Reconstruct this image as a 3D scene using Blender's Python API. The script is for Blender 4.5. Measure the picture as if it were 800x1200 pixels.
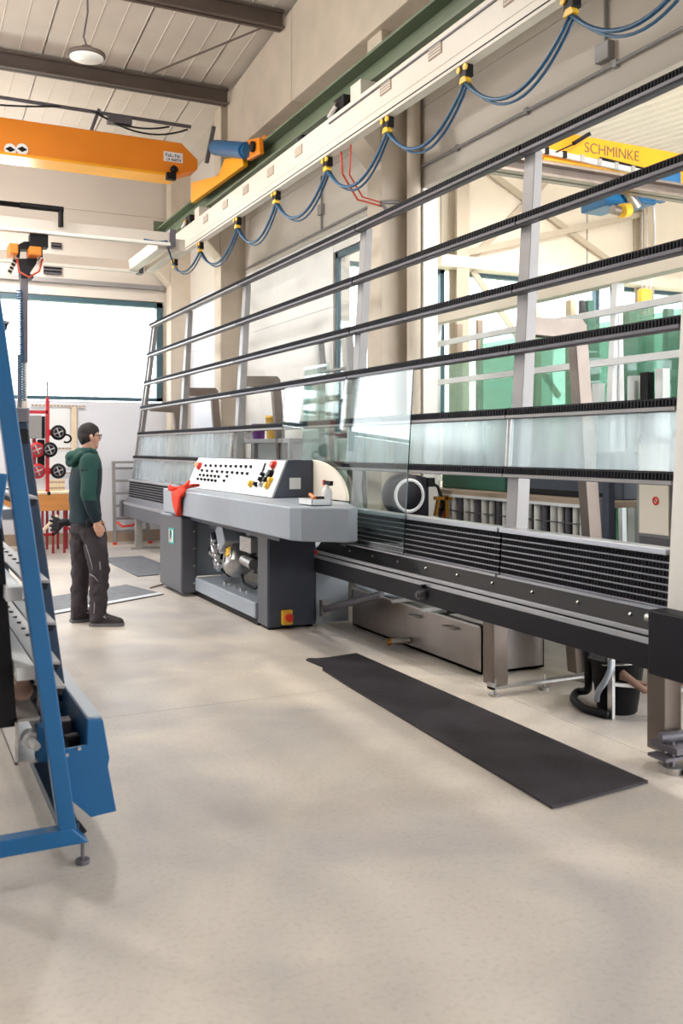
import bpy, bmesh, math, random
from mathutils import Vector, Matrix
random.seed(7)
for o in list(bpy.data.objects): bpy.data.objects.remove(o, do_unlink=True)
SC = bpy.context.scene; COL = SC.collection
PI = math.pi

# ------------------------------------------------------------------ camera, sky, light, exposure
F = 1099.0; EYE = 1.55; YAW = math.atan(526/F); HY = 525.0
cam_d = bpy.data.cameras.new('camera'); cam = bpy.data.objects.new('camera', cam_d); COL.objects.link(cam)
cam.location = (0, 0, EYE); cam.rotation_euler = (PI/2, 0, -YAW)
cam_d.sensor_fit = 'VERTICAL'; cam_d.sensor_height = 36; cam_d.lens = F/1200*36; cam_d.shift_y = -75/1200
cam_d.clip_start = 0.05; cam_d.clip_end = 300
cam_d.dof.use_dof = True; cam_d.dof.focus_distance = 7.5; cam_d.dof.aperture_fstop = 3.2
SC.camera = cam
SC.view_settings.view_transform = 'Standard'; SC.view_settings.look = 'None'
SC.view_settings.gamma = 1; SC.view_settings.use_curve_mapping = False
SC.view_settings.exposure = 0.58
W = bpy.data.worlds.new('sky'); SC.world = W; W.use_nodes = True
W.node_tree.nodes['Background'].inputs[0].default_value = (0.93, 0.97, 1.0, 1)
W.node_tree.nodes['Background'].inputs[1].default_value = 5.0

def lamp(name, loc, energy, size, col=(1, .96, .91)):
    d = bpy.data.lights.new(name, 'AREA'); d.shape = 'DISK'; d.size = size; d.energy = energy; d.color = col
    o = bpy.data.objects.new(name, d); o.location = loc; COL.objects.link(o); return o
HALL_LAMPS = [(1.2, 7.6, 5.7), (-1.5, 7.0, 5.7), (-.5, 10.4, 5.4), (1.5, 13.8, 5.2)]
for l in HALL_LAMPS:
    lamp('high_bay_light', l, 62, .4)
    d = bpy.data.lights.new('upper_fill', 'POINT'); d.energy = 46; d.shadow_soft_size = .25; d.color = (1, .96, .91)  # added point fill below each lamp, brightens upper walls and roof
    o = bpy.data.objects.new('upper_fill', d); o.location = (l[0], l[1], l[2]-.55); COL.objects.link(o)
for l in [(8, 2.5, 6.2), (8, 7, 6.4), (11, 12.5, 6.6)]: lamp('annexe_fill', l, 140, .6)  # added lights without fixtures, they brighten the annexe

# ------------------------------------------------------------------ pixel helpers (photo pixel -> point on a real plane)
FW = Vector((math.sin(YAW), math.cos(YAW), 0)); RT = Vector((math.cos(YAW), -math.sin(YAW), 0)); EYEV = Vector((0, 0, EYE))
def ray(x, y): return FW + RT*((x-400)/F) - Vector((0, 0, (y-HY)/F))
def G(x, y, z=0.0): d = ray(x, y); return EYEV + d*((z-EYE)/d.z)
def AX(x, y, X): d = ray(x, y); return EYEV + d*(X/d.x)
def AY(x, y, Y): d = ray(x, y); return EYEV + d*(Y/d.y)
def RP(x, y, p0, n):
    d = ray(x, y); n = Vector(n); return EYEV + d*((Vector(p0)-EYEV).dot(n)/d.dot(n))

# ------------------------------------------------------------------ materials
MATS = {}
def mat(name, col, rough=.5, metal=0, var=.06, scale=4, bump=0, bscale=60, stretch=None, emit=None, spec=.5):
    m = bpy.data.materials.new(name); m.use_nodes = True; MATS[name] = m
    nt = m.node_tree; b = nt.nodes['Principled BSDF']
    b.inputs['Roughness'].default_value = rough; b.inputs['Metallic'].default_value = metal
    b.inputs['Specular IOR Level'].default_value = spec
    tc = nt.nodes.new('ShaderNodeTexCoord'); mp = nt.nodes.new('ShaderNodeMapping')
    nt.links.new(tc.outputs['Object'], mp.inputs[0])
    if stretch: mp.inputs['Scale'].default_value = stretch
    n = nt.nodes.new('ShaderNodeTexNoise'); n.inputs['Scale'].default_value = scale; n.inputs['Detail'].default_value = 5
    nt.links.new(mp.outputs[0], n.inputs['Vector'])
    r = nt.nodes.new('ShaderNodeValToRGB'); r.color_ramp.elements[0].position = .3; r.color_ramp.elements[1].position = .7
    c0 = [max(0, c*(1-var)) for c in col]; c1 = [min(1, c*(1+var)) for c in col]
    r.color_ramp.elements[0].color = (*c0, 1); r.color_ramp.elements[1].color = (*c1, 1)
    nt.links.new(n.outputs['Fac'], r.inputs[0]); nt.links.new(r.outputs[0], b.inputs['Base Color'])
    if bump:
        n2 = nt.nodes.new('ShaderNodeTexNoise'); n2.inputs['Scale'].default_value = bscale; n2.inputs['Detail'].default_value = 4
        nt.links.new(mp.outputs[0], n2.inputs['Vector'])
        bp = nt.nodes.new('ShaderNodeBump'); bp.inputs['Strength'].default_value = bump; bp.inputs['Distance'].default_value = .01
        nt.links.new(n2.outputs['Fac'], bp.inputs['Height']); nt.links.new(bp.outputs[0], b.inputs['Normal'])
    if emit:
        b.inputs['Emission Color'].default_value = (*emit[0], 1); b.inputs['Emission Strength'].default_value = emit[1]
    return m
def s(r, g, b):
    f = lambda c: ((c/255+.055)/1.055)**2.4 if c > 10 else c/255/12.92
    return (f(r), f(g), f(b))
def glassy(name, tint, refl=1.0, haze=0.0, hazecol=(1, 1, 1), rough=0.0, f0=.04, hz_noise=0):
    m = bpy.data.materials.new(name); m.use_nodes = True; MATS[name] = m; nt = m.node_tree
    for n in list(nt.nodes): nt.nodes.remove(n)
    out = nt.nodes.new('ShaderNodeOutputMaterial'); tr = nt.nodes.new('ShaderNodeBsdfTransparent'); tr.inputs[0].default_value = (*tint, 1)
    gl = nt.nodes.new('ShaderNodeBsdfGlossy'); gl.inputs['Roughness'].default_value = rough
    lw = nt.nodes.new('ShaderNodeLayerWeight'); lw.inputs[0].default_value = .5
    pw = nt.nodes.new('ShaderNodeMath'); pw.operation = 'POWER'; pw.inputs[1].default_value = 5; nt.links.new(lw.outputs['Facing'], pw.inputs[0])
    ma = nt.nodes.new('ShaderNodeMath'); ma.operation = 'MULTIPLY_ADD'; ma.inputs[1].default_value = (1-f0)*refl; ma.inputs[2].default_value = f0*refl
    nt.links.new(pw.outputs[0], ma.inputs[0])
    base = tr
    if haze:
        df = nt.nodes.new('ShaderNodeBsdfDiffuse'); df.inputs[0].default_value = (*hazecol, 1)
        tl = nt.nodes.new('ShaderNodeBsdfTranslucent'); tl.inputs[0].default_value = (*hazecol, 1)
        m2 = nt.nodes.new('ShaderNodeMixShader'); m2.inputs[0].default_value = .5
        nt.links.new(df.outputs[0], m2.inputs[1]); nt.links.new(tl.outputs[0], m2.inputs[2])
        m1 = nt.nodes.new('ShaderNodeMixShader'); m1.inputs[0].default_value = haze
        if hz_noise:
            tc = nt.nodes.new('ShaderNodeTexCoord'); mp = nt.nodes.new('ShaderNodeMapping'); mp.inputs['Scale'].default_value = (1, 1.6, .22)
            nz = nt.nodes.new('ShaderNodeTexNoise'); nz.inputs['Scale'].default_value = 3; nz.inputs['Detail'].default_value = 4
            nt.links.new(tc.outputs['Object'], mp.inputs[0]); nt.links.new(mp.outputs[0], nz.inputs['Vector'])
            mr = nt.nodes.new('ShaderNodeMapRange'); mr.inputs[3].default_value = haze-hz_noise; mr.inputs[4].default_value = haze+hz_noise
            mr.inputs[1].default_value = .3; mr.inputs[2].default_value = .7
            nt.links.new(nz.outputs['Fac'], mr.inputs[0]); nt.links.new(mr.outputs[0], m1.inputs[0])
        nt.links.new(tr.outputs[0], m1.inputs[1]); nt.links.new(m2.outputs[0], m1.inputs[2]); base = m1
    mx = nt.nodes.new('ShaderNodeMixShader'); nt.links.new(ma.outputs[0], mx.inputs[0])
    nt.links.new(base.outputs[0], mx.inputs[1]); nt.links.new(gl.outputs[0], mx.inputs[2]); nt.links.new(mx.outputs[0], out.inputs[0])
    return m

mat('beige_panel', s(212, 203, 193), .6, var=.03, scale=1.2)
mat('white_panel', s(220, 222, 230), .6, var=.02, scale=1.5)
mat('concrete_column', s(205, 192, 175), .8, var=.07, scale=3, bump=.15)
mat('roof_sheet', s(208, 200, 190), .55, var=.05, scale=2)
mat('roof_beam', s(96, 84, 78), .6, var=.1)
mat('annexe_cream', s(240, 230, 214), .6, var=.02)
mat('brace_grey', s(196, 184, 166), .5, var=.03)
mat('annexe_white', s(240, 238, 232), .5, var=.02)
mat('slate', s(62, 68, 84), .42, var=.05, scale=8)
mat('slate_grey', s(88, 90, 98), .42, var=.05, scale=8)
mat('light_grey', s(158, 167, 178), .38, var=.03, scale=6)
mat('console_white', s(228, 230, 232), .4, var=.02)
mat('beam_black', s(30, 29, 36), .5, var=.08, scale=6, spec=.25)
mat('black', s(16, 15, 19), .55, var=.15, scale=10, spec=.25)
mat('roller_rubber', s(22, 21, 30), .5, var=.2, scale=30, spec=.3)
mat('aluminium', s(188, 190, 196), .32, .75, var=.05, scale=8, stretch=(1, .1, 4))
mat('rail_grey', s(96, 92, 100), .45, .1, var=.08, scale=6)
mat('post_grey', s(146, 143, 143), .45, .2, var=.05, scale=5)
mat('stainless', s(158, 150, 146), .28, .9, var=.14, scale=3, bump=.05, bscale=12)
mat('leg_metal', s(128, 116, 108), .4, .6, var=.12, scale=5)
mat('zinc', s(186, 184, 182), .35, .8, var=.12, scale=25)
mat('chrome', s(220, 220, 222), .15, 1, var=.05)
mat('green_steel', s(102, 114, 92), .5, var=.08, scale=3)
mat('runway_white', s(216, 208, 196), .45, var=.03, scale=2)
mat('grille_brown', s(168, 148, 130), .6, var=.1)
mat('crane_orange', s(232, 134, 10), .42, var=.05, scale=2)
mat('crane_yellow', s(246, 168, 16), .42, var=.05, scale=2)
mat('motor_blue', s(20, 92, 140), .4, var=.08)
mat('rack_blue', s(2, 84, 134), .38, var=.07, scale=4)
mat('rack_dark_blue', s(14, 40, 66), .4, var=.1)
mat('cable_blue', s(28, 82, 120), .4, var=.05)
mat('cable_black', s(28, 27, 30), .5)
mat('hose_red', s(200, 80, 60), .5)
mat('window_frame', s(62, 92, 104), .4, var=.05)
mat('lifter_red', s(196, 34, 44), .4, var=.08)
mat('signal_orange', s(240, 130, 20), .4)
mat('signal_yellow', s(248, 196, 60), .45)
mat('signal_red', s(226, 60, 40), .45)
mat('bucket_yellow', s(250, 200, 90), .4, var=.04)
mat('bucket_purple', s(120, 70, 150), .4, var=.04)
mat('rubber_mat', s(54, 50, 55), .5, var=.55, scale=2.4, bump=.3, bscale=40, spec=.3)  # strong tone noise paints both dust and pale sheen on the rubber
mat('floor_mat_grey', s(96, 98, 104), .5, var=.3, scale=9, bump=.2)
mat('mat_edge', s(210, 214, 218), .4, var=.05)
mat('wood', s(206, 140, 78), .5, var=.12, scale=3, stretch=(.3, 6, 6))
mat('pale_wood', s(222, 204, 176), .55, var=.08)
mat('red_cloth', s(222, 62, 40), .85, var=.15, scale=12, bump=.3)
mat('skin', s(216, 164, 140), .5, var=.05, scale=10)
mat('hair', s(36, 28, 28), .7, var=.3, scale=60, bump=.5, bscale=150)
mat('trousers', s(62, 54, 60), .8, var=.12, scale=8, bump=.25, bscale=25)
mat('reflective', s(150, 146, 150), .4)
mat('shoe', s(52, 48, 50), .6, var=.15, scale=20)
mat('sole', s(110, 108, 112), .6)
mat('glove', s(34, 32, 38), .8, var=.2, scale=20)
mat('hoodie_dark', s(16, 42, 50), .8, var=.15, scale=6, bump=.25, bscale=30)
mat('lens_white', s(225, 222, 216), .3, emit=((1, .97, .92), .12))
mat('glass_edge', s(40, 70, 72), .2, var=.1)
mat('steel_text', s(120, 96, 66), .5)
mat('paper', s(236, 236, 238), .6, var=.02)
mat('ink', s(40, 40, 48), .6)
mat('logo_teal', s(40, 170, 160), .5)
mat('brown_belt', s(128, 98, 84), .7, var=.12, scale=12)
mat('bronze', s(170, 120, 50), .35, .8)
mat('brush_white', s(222, 220, 216), .6, var=.05)
mat('green_paint', s(40, 96, 80), .4)
mat('plaster', s(246, 244, 240), .7, var=.02)
mat('dark_red', s(150, 40, 50), .5)
mat('grass', s(140, 150, 120), .9, var=.2)
mat('bark', s(120, 108, 98), .9, var=.2)
glassy('clear_glass', (.93, .97, .96), f0=.045)
glassy('window_glass', (.97, .985, .99), f0=.04)
glassy('green_glass', (.72, .85, .79), f0=.05, haze=.28, hazecol=(.42, .60, .53))  # diffuse haze stands in for the pale reflection on the sheets
glassy('pale_glass', (.86, .94, .92), f0=.05, haze=.08, hazecol=(.7, .85, .8))
glassy('milky_sheet', (.86, .93, .94), f0=.06, haze=.36, hazecol=(.66, .74, .79), rough=.12, hz_noise=.14)

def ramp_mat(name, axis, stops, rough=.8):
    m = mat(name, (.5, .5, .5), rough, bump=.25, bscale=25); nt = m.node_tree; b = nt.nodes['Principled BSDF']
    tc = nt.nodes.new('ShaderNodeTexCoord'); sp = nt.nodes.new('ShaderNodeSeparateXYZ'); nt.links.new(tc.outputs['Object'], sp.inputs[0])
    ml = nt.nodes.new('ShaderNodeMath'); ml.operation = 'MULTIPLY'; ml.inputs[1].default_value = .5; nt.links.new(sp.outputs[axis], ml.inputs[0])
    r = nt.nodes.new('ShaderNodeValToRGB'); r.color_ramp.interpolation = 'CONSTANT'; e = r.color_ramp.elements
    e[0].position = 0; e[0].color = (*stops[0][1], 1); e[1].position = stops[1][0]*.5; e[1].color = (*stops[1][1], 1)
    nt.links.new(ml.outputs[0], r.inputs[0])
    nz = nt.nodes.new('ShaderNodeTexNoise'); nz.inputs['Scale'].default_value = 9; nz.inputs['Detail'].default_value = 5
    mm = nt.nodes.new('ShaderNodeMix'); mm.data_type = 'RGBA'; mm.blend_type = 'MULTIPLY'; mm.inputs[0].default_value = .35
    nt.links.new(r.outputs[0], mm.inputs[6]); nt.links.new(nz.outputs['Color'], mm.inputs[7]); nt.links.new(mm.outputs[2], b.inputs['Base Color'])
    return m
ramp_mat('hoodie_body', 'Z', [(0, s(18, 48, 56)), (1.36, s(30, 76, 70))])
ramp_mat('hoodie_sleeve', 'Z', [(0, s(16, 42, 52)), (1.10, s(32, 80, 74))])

def floor_mat():
    m = bpy.data.materials.new('floor_concrete'); m.use_nodes = True; MATS['floor_concrete'] = m; nt = m.node_tree; b = nt.nodes['Principled BSDF']
    g = nt.nodes.new('ShaderNodeNewGeometry'); L = nt.links.new
    def noise(sc, det=6, dist=0.0):
        n = nt.nodes.new('ShaderNodeTexNoise'); n.inputs['Scale'].default_value = sc; n.inputs['Detail'].default_value = det; n.inputs['Distortion'].default_value = dist
        L(g.outputs['Position'], n.inputs['Vector']); return n
    def ramp(n, p0, c0, p1, c1):
        r = nt.nodes.new('ShaderNodeValToRGB'); r.color_ramp.elements[0].position = p0; r.color_ramp.elements[1].position = p1
        r.color_ramp.elements[0].color = (*c0, 1); r.color_ramp.elements[1].color = (*c1, 1); L(n.outputs['Fac'], r.inputs[0]); return r
    r1 = ramp(noise(.55, 5, .8), .38, s(182, 175, 169), .62, s(212, 202, 188))
    r2 = ramp(noise(1.1, 7, 1.2), .36, (.85, .85, .88), .58, (1, 1, 1))
    r3 = ramp(noise(45, 3), .28, (.88, .87, .86), .5, (1, 1, 1))
    def mul(a, c, f=1):
        x = nt.nodes.new('ShaderNodeMix'); x.data_type = 'RGBA'; x.blend_type = 'MULTIPLY'; x.inputs[0].default_value = f
        L(a, x.inputs[6]); L(c, x.inputs[7]); return x.outputs[2]
    L(mul(mul(r1.outputs[0], r2.outputs[0]), r3.outputs[0]), b.inputs['Base Color'])
    rr = nt.nodes.new('ShaderNodeMapRange'); rr.inputs[3].default_value = .32; rr.inputs[4].default_value = .62
    L(noise(1.3).outputs['Fac'], rr.inputs[0]); L(rr.outputs[0], b.inputs['Roughness'])
    bp = nt.nodes.new('ShaderNodeBump'); bp.inputs['Strength'].default_value = .08; bp.inputs['Distance'].default_value = .01
    L(noise(60, 4).outputs['Fac'], bp.inputs['Height']); L(bp.outputs[0], b.inputs['Normal'])
floor_mat()

# ------------------------------------------------------------------ mesh helpers
def wloc(o):
    v = Vector((0, 0, 0))
    while o is not None: v += o.location; o = o.parent
    return v
class MB:
    def __init__(self): self.bm = bmesh.new(); self.mi = 0
    def _faces(self, vs, fs, smooth=False):
        v = [self.bm.verts.new(p) for p in vs]
        for f in fs:
            try:
                q = self.bm.faces.new([v[i] for i in f]); q.smooth = smooth; q.material_index = self.mi
            except ValueError: pass
        return self
    def box(self, x0, x1, y0, y1, z0, z1):
        p = [(x0, y0, z0), (x1, y0, z0), (x1, y1, z0), (x0, y1, z0), (x0, y0, z1), (x1, y0, z1), (x1, y1, z1), (x0, y1, z1)]
        return self._faces(p, [(0, 3, 2, 1), (4, 5, 6, 7), (0, 1, 5, 4), (1, 2, 6, 5), (2, 3, 7, 6), (3, 0, 4, 7)])
    def bar(self, a, b, w, h, side=None):
        a = Vector(a); b = Vector(b); d = (b-a).normalized()
        if side is None: side = Vector((0, 0, 1)) if abs(d.z) < .9 else Vector((0, 1, 0))
        u = d.cross(Vector(side)).normalized(); v = u.cross(d).normalized()
        p = []
        for c in (a, b):
            for su, sv in ((-1, -1), (1, -1), (1, 1), (-1, 1)): p.append(c+u*su*w/2+v*sv*h/2)
        return self._faces(p, [(0, 1, 2, 3), (7, 6, 5, 4), (0, 4, 5, 1), (1, 5, 6, 2), (2, 6, 7, 3), (3, 7, 4, 0)])
    def cyl(self, a, b, r, seg=14, r2=None, smooth=True):
        a = Vector(a); b = Vector(b); d = (b-a).normalized(); r2 = r if r2 is None else r2
        u = d.orthogonal().normalized(); v = d.cross(u)
        p = []
        for c, rr in ((a, r), (b, r2)):
            for k in range(seg): t = 2*PI*k/seg; p.append(c+(u*math.cos(t)+v*math.sin(t))*rr)
        self._faces(p, [(k, (k+1) % seg, seg+(k+1) % seg, seg+k) for k in range(seg)], smooth)
        # caps as separate verts keep hard edges
        self._faces(p[:seg], [tuple(range(seg))[::-1]]); self._faces(p[seg:], [tuple(range(seg))]); return self
    def tube(self, pts, r, seg=8, closed=False):
        pts = [Vector(p) for p in pts]; n = len(pts); vs = []; up = None
        for i, p in enumerate(pts):
            t = (pts[(i+1) % n if closed else min(i+1, n-1)]-pts[(i-1) % n if closed else max(i-1, 0)]).normalized()
            if up is None: up = t.orthogonal().normalized()
            up = (up-t*up.dot(t)).normalized(); w = t.cross(up)
            rr = r[i] if isinstance(r, (list, tuple)) else r
            for k in range(seg): a = 2*PI*k/seg; vs.append(p+(up*math.cos(a)+w*math.sin(a))*rr)
        fs = []
        for i in range(n if closed else n-1):
            j = (i+1) % n
            for k in range(seg): fs.append((i*seg+k, i*seg+(k+1) % seg, j*seg+(k+1) % seg, j*seg+k))
        if not closed: fs += [tuple(range(seg))[::-1], tuple(range((n-1)*seg, n*seg))]
        return self._faces(vs, fs, True)
    def prism(self, poly, off):
        poly = [Vector(p) for p in poly]; off = Vector(off); n = len(poly)
        nrm = Vector((0, 0, 0))
        for i in range(n): nrm += (poly[i]-poly[0]).cross(poly[(i+1) % n]-poly[0])
        if nrm.dot(off) > 0: poly = poly[::-1]
        return self._faces(poly+[p+off for p in poly], [tuple(range(n)), tuple(range(2*n-1, n-1, -1))]+[((i+1) % n, i, n+i, n+(i+1) % n) for i in range(n)])
    def lathe(self, prof, c, axis=(0, 0, 1), seg=24, smooth=True, ring=False):
        c = Vector(c); d = Vector(axis).normalized(); u = d.orthogonal().normalized(); v = d.cross(u); vs = []; n = len(prof)
        for r, h in prof:
            for k in range(seg): t = 2*PI*k/seg; vs.append(c+d*h+(u*math.cos(t)+v*math.sin(t))*max(r, 1e-4))
        fs = [(i*seg+k, i*seg+(k+1) % seg, (i+1)*seg+(k+1) % seg, (i+1)*seg+k) for i in range(n-1) for k in range(seg)]
        fs += [((n-1)*seg+k, (n-1)*seg+(k+1) % seg, (k+1) % seg, k) for k in range(seg)] if ring else [tuple(range(seg))[::-1], tuple(range((n-1)*seg, n*seg))]
        return self._faces(vs, fs, smooth)
    def loft(self, rings, smooth=True):
        n = len(rings[0]); vs = [p for r in rings for p in r]; m = len(rings)
        fs = [(i*n+k, i*n+(k+1) % n, (i+1)*n+(k+1) % n, (i+1)*n+k) for i in range(m-1) for k in range(n)]
        fs += [tuple(range(n))[::-1], tuple(range((m-1)*n, m*n))]
        return self._faces(vs, fs, smooth)
    def ball(self, c, r, sub=2):
        r = (r, r, r) if not isinstance(r, (tuple, list)) else r
        M = Matrix.Translation(Vector(c)) @ Matrix.Diagonal((*r, 1))
        g = bmesh.ops.create_icosphere(self.bm, subdivisions=sub, radius=1, matrix=M)
        for v in g['verts']:
            for f in v.link_faces: f.smooth = True; f.material_index = self.mi
        return self
    def build(self, name, m, parent=None, bevel=0, flip=True):
        w = wloc(parent) if parent else Vector((0, 0, 0))
        if flip: bmesh.ops.recalc_face_normals(self.bm, faces=self.bm.faces[:])
        origin = Vector((0, 0, 0))
        if parent is None and len(self.bm.verts):
            xs = [v.co for v in self.bm.verts]
            origin = Vector(((min(v.x for v in xs)+max(v.x for v in xs))/2, (min(v.y for v in xs)+max(v.y for v in xs))/2, min(v.z for v in xs)))
        bmesh.ops.translate(self.bm, verts=self.bm.verts[:], vec=-(w+origin))
        me = bpy.data.meshes.new(name); self.bm.to_mesh(me); self.bm.free()
        for q in (m if isinstance(m, (list, tuple)) else [m]): me.materials.append(MATS[q])
        o = bpy.data.objects.new(name, me); COL.objects.link(o)
        if parent: o.parent = parent
        o.location = origin
        if bevel:
            b = o.modifiers.new('bevel', 'BEVEL'); b.width = bevel; b.segments = 2; b.limit_method = 'ANGLE'; b.angle_limit = math.radians(40)
        return o
def B(*a): return MB().box(*a)
def smooth(pts, k=6):
    P_ = [Vector(p) for p in pts]; P_ = [P_[0]*2-P_[1]]+P_+[P_[-1]*2-P_[-2]]; out = []
    for i in range(1, len(P_)-2):
        for j in range(k):
            u = j/k; a, b, c, d = P_[i-1:i+3]
            out.append(.5*((2*b)+(c-a)*u+(2*a-5*b+4*c-d)*u*u+(3*b-a-3*c+d)*u**3))
    return out+[P_[-2]]
def tag(o, label=None, cat=None, group=None, kind=None):
    if label: o['label'] = label
    if cat: o['category'] = cat
    if group: o['group'] = group
    if kind: o['kind'] = kind
    return o
def empty(name, loc, label=None, cat=None, group=None, kind=None):
    o = bpy.data.objects.new(name, None); o.location = loc; o.empty_display_size = .1; COL.objects.link(o)
    return tag(o, label, cat, group, kind)
def text(body, size, loc, rot, m, parent, name='lettering', depth=.002, align='CENTER', bold=0):
    c = bpy.data.curves.new(name, 'FONT'); c.body = body; c.size = size; c.extrude = depth; c.align_x = align; c.align_y = 'CENTER'; c.offset = bold
    tmp = bpy.data.objects.new(name, c); COL.objects.link(tmp)
    me = bpy.data.meshes.new_from_object(tmp.evaluated_get(bpy.context.evaluated_depsgraph_get()))
    bpy.data.objects.remove(tmp); me.materials.clear(); me.materials.append(MATS[m])
    o = bpy.data.objects.new(name, me); COL.objects.link(o); o.parent = parent
    o.location = Vector(loc)-wloc(parent); o.rotation_euler = rot; return o
ROT_NX = (PI/2, 0, -PI/2)      # upright lettering on a face that looks towards -X
ROT_NY = (PI/2, 0, 0)          # ... towards -Y
def share(o, loc, parent=None):
    c = o.copy(); COL.objects.link(c); c.location = loc
    if parent is not None: c.parent = parent
    return c
def copy_tree(o, parent=None):
    c = o.copy(); COL.objects.link(c)
    if parent is not None: c.parent = parent
    for ch in [k for k in bpy.data.objects if k.parent == o]: copy_tree(ch, c)
    return c

# ================================================================== SETTING
FAR = 15.6; XW = 4.5
# floor: slabs with narrow recessed joints
fl = B(-8, 20, -5, 17, -.30, -.06).build('floor', 'floor_concrete'); tag(fl, 'worn pale concrete hall floor', None, None, 'structure')
ys = [-5, .6, 5.45, 10.9, 17]; xs = [-8, -2.4, 3.45, 9.5, 20]
for i in range(4):
    for j in range(4):
        B(xs[j]+.002, xs[j+1]-.002, ys[i]+.002, ys[i+1]-.002, -.06, 0).build('slab', 'floor_concrete', fl)

# far wall with its big window
wf = B(-7, -3.95, FAR+.06, FAR+.2, 0, 6.3).box(-3.95, .05, FAR+.06, FAR+.2, 0, 2.3).box(-3.95, .05, FAR+.06, FAR+.2, 4.0, 6.3).box(-.4, .1, FAR+.06, FAR+.2, 2.3, 4.0).box(0.05, XW, FAR+.06, FAR+.2, 0, 2.3).box(0.05, XW, FAR+.06, FAR+.2, 4.0, 6.3).build('wall_far', 'beige_panel')
tag(wf, 'pale sandwich panel end wall', None, None, 'structure')
WX0, WX1, WZ0, WZ1 = .13, 4.11, 2.33, 3.99
for z0, z1, m in ((0.18, 1.2, 'white_panel'), (1.205, 2.31, 'white_panel')):
    for x0, x1 in ((-7, -2.2), (-2.195, 1.0), (1.005, 4.49)): B(x0, x1, FAR, FAR+.06, z0, z1).build('panel', m, wf)
for z0, z1 in ((4.01, 4.58), (4.585, 5.42), (5.425, 6.24)):
    for x0, x1 in ((-7, -.9), (-.895, 4.49)): B(x0, x1, FAR, FAR+.06, z0, z1).build('panel', 'beige_panel', wf)
B(-7, -3.9, FAR, FAR+.06, 2.31, 4.01).build('panel', 'beige_panel', wf)
B(-.42, WX0-.02, FAR, FAR+.06, 2.31, 4.01).build('panel', 'beige_panel', wf)
B(4.12, 4.49, FAR, FAR+.06, 2.31, 4.01).build('panel', 'beige_panel', wf)
B(-7, 4.49, FAR-.02, FAR+.06, 0, .175).build('plinth', 'grille_brown', wf)
def window(n, x0, x1, z0, z1, y, fw=.1, mull=()):
    e = empty('window_%d' % n, ((x0+x1)/2, y, z0), 'wide window with petrol blue frame', None, None, 'structure')
    f = MB().box(x0, x1, y-.04, y+.1, z1-fw*.8, z1).box(x0, x1, y-.04, y+.1, z0, z0+fw*.6).box(x0, x0+fw, y-.04, y+.1, z0, z1).box(x1-fw, x1, y-.04, y+.1, z0, z1)
    for q in mull: f.box(q-.04, q+.04, y-.03, y+.09, z0, z1)
    f.build('frame', 'window_frame', e)
    B(x0+fw, x1-fw, y+.02, y+.03, z0+fw*.6, z1-fw*.8).build('pane', 'window_glass', e)
window(1, WX0, WX1, WZ0, WZ1, FAR+.02)
window(2, -3.9, -.42, WZ0, WZ1, FAR+.02)
t = B(-7, 4.12, FAR-.1, FAR-.01, 4.2, 4.27).build('trim_1', 'post_grey'); tag(t, None, None, None, 'structure')
# wall vents
for k, (a, b) in enumerate((((51, 305), (72, 322)), ((60, 284), (72, 292)))):
    p, q = AY(*a, FAR-.02), AY(*b, FAR-.02)
    v = empty('wall_vent', (p.x, FAR-.03, q.z), ('larger dark louvred wall vent beside the hoist mast', 'smaller dark vent slot above the larger wall vent')[k], 'vent')
    B(p.x, q.x, FAR-.035, FAR, q.z, p.z).build('backing', 'black', v)
    n = 4 if k == 0 else 2
    for i in range(n):
        z = q.z+(p.z-q.z)*(i+.5)/n
        MB().prism([(p.x, FAR-.035, z-.012), (p.x, FAR-.07, z-.03), (p.x, FAR-.07, z-.015), (p.x, FAR-.035, z+.003)], (q.x-p.x, 0, 0)).build('slat', 'rail_grey', v)

# right wall: panels, opening into the annexe (Y < 7.37), window_3
wr = MB().box(XW+.06, XW+.14, -5, FAR+.2, 4.02, 6.9).box(XW+.06, XW+.14, 7.62, 8.0, 0, 4.02).box(XW+.06, XW+.2, 9.6, FAR, 0, 4.02) \
    .box(XW+.06, XW+.2, 8.0, 9.6, 3.75, 4.02).box(XW+.06, XW+.2, 8.0, 9.6, 0, 1.6).build('wall_right', 'beige_panel')
tag(wr, 'beige panelled long wall with open bay to annexe', None, None, 'structure')
for z0, z1 in ((4.0, 4.75), (4.755, 5.5), (5.505, 6.35)):
    for y0, y1 in ((-5, 1.8), (1.805, 7.72), (8.05, 12.55), (12.95, FAR-.02)): B(XW, XW+.06, y0, y1, z0, z1).build('panel', 'beige_panel', wr)
for z0, z1 in ((.18, .9), (.905, 1.65), (1.655, 2.4), (2.405, 3.15), (3.155, 3.995)):
    B(XW, XW+.06, 9.62, 12.55, z0, z1).build('panel', 'plaster', wr); B(XW, XW+.06, 12.95, FAR-.02, z0, z1).build('panel', 'white_panel', wr)
    if z1 < 1.7: B(XW, XW+.06, 8.05, 9.61, z0, z1).build('panel', 'plaster', wr)
B(XW, XW+.06, 8.05, 9.61, 3.76, 3.995).build('panel', 'plaster', wr)
B(XW-.01, XW+.145, 7.60, 7.72, 0, 3.99).build('jamb', 'plaster', wr)
w3 = empty('window_3', (XW, 8.8, 1.65), 'tall window with petrol frame beside concrete column', None, None, 'structure')
MB().box(XW+.02, XW+.06, 8.03, 9.6, 1.66, 1.72).box(XW+.02, XW+.06, 8.03, 9.6, 3.69, 3.75).box(XW+.02, XW+.06, 9.54, 9.6, 1.66, 3.75).box(XW+.02, XW+.06, 8.03, 8.09, 1.66, 3.75).build('frame', 'window_frame', w3)
B(XW+.035, XW+.042, 8.09, 9.54, 1.72, 3.69).build('pane', 'window_glass', w3)

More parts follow.
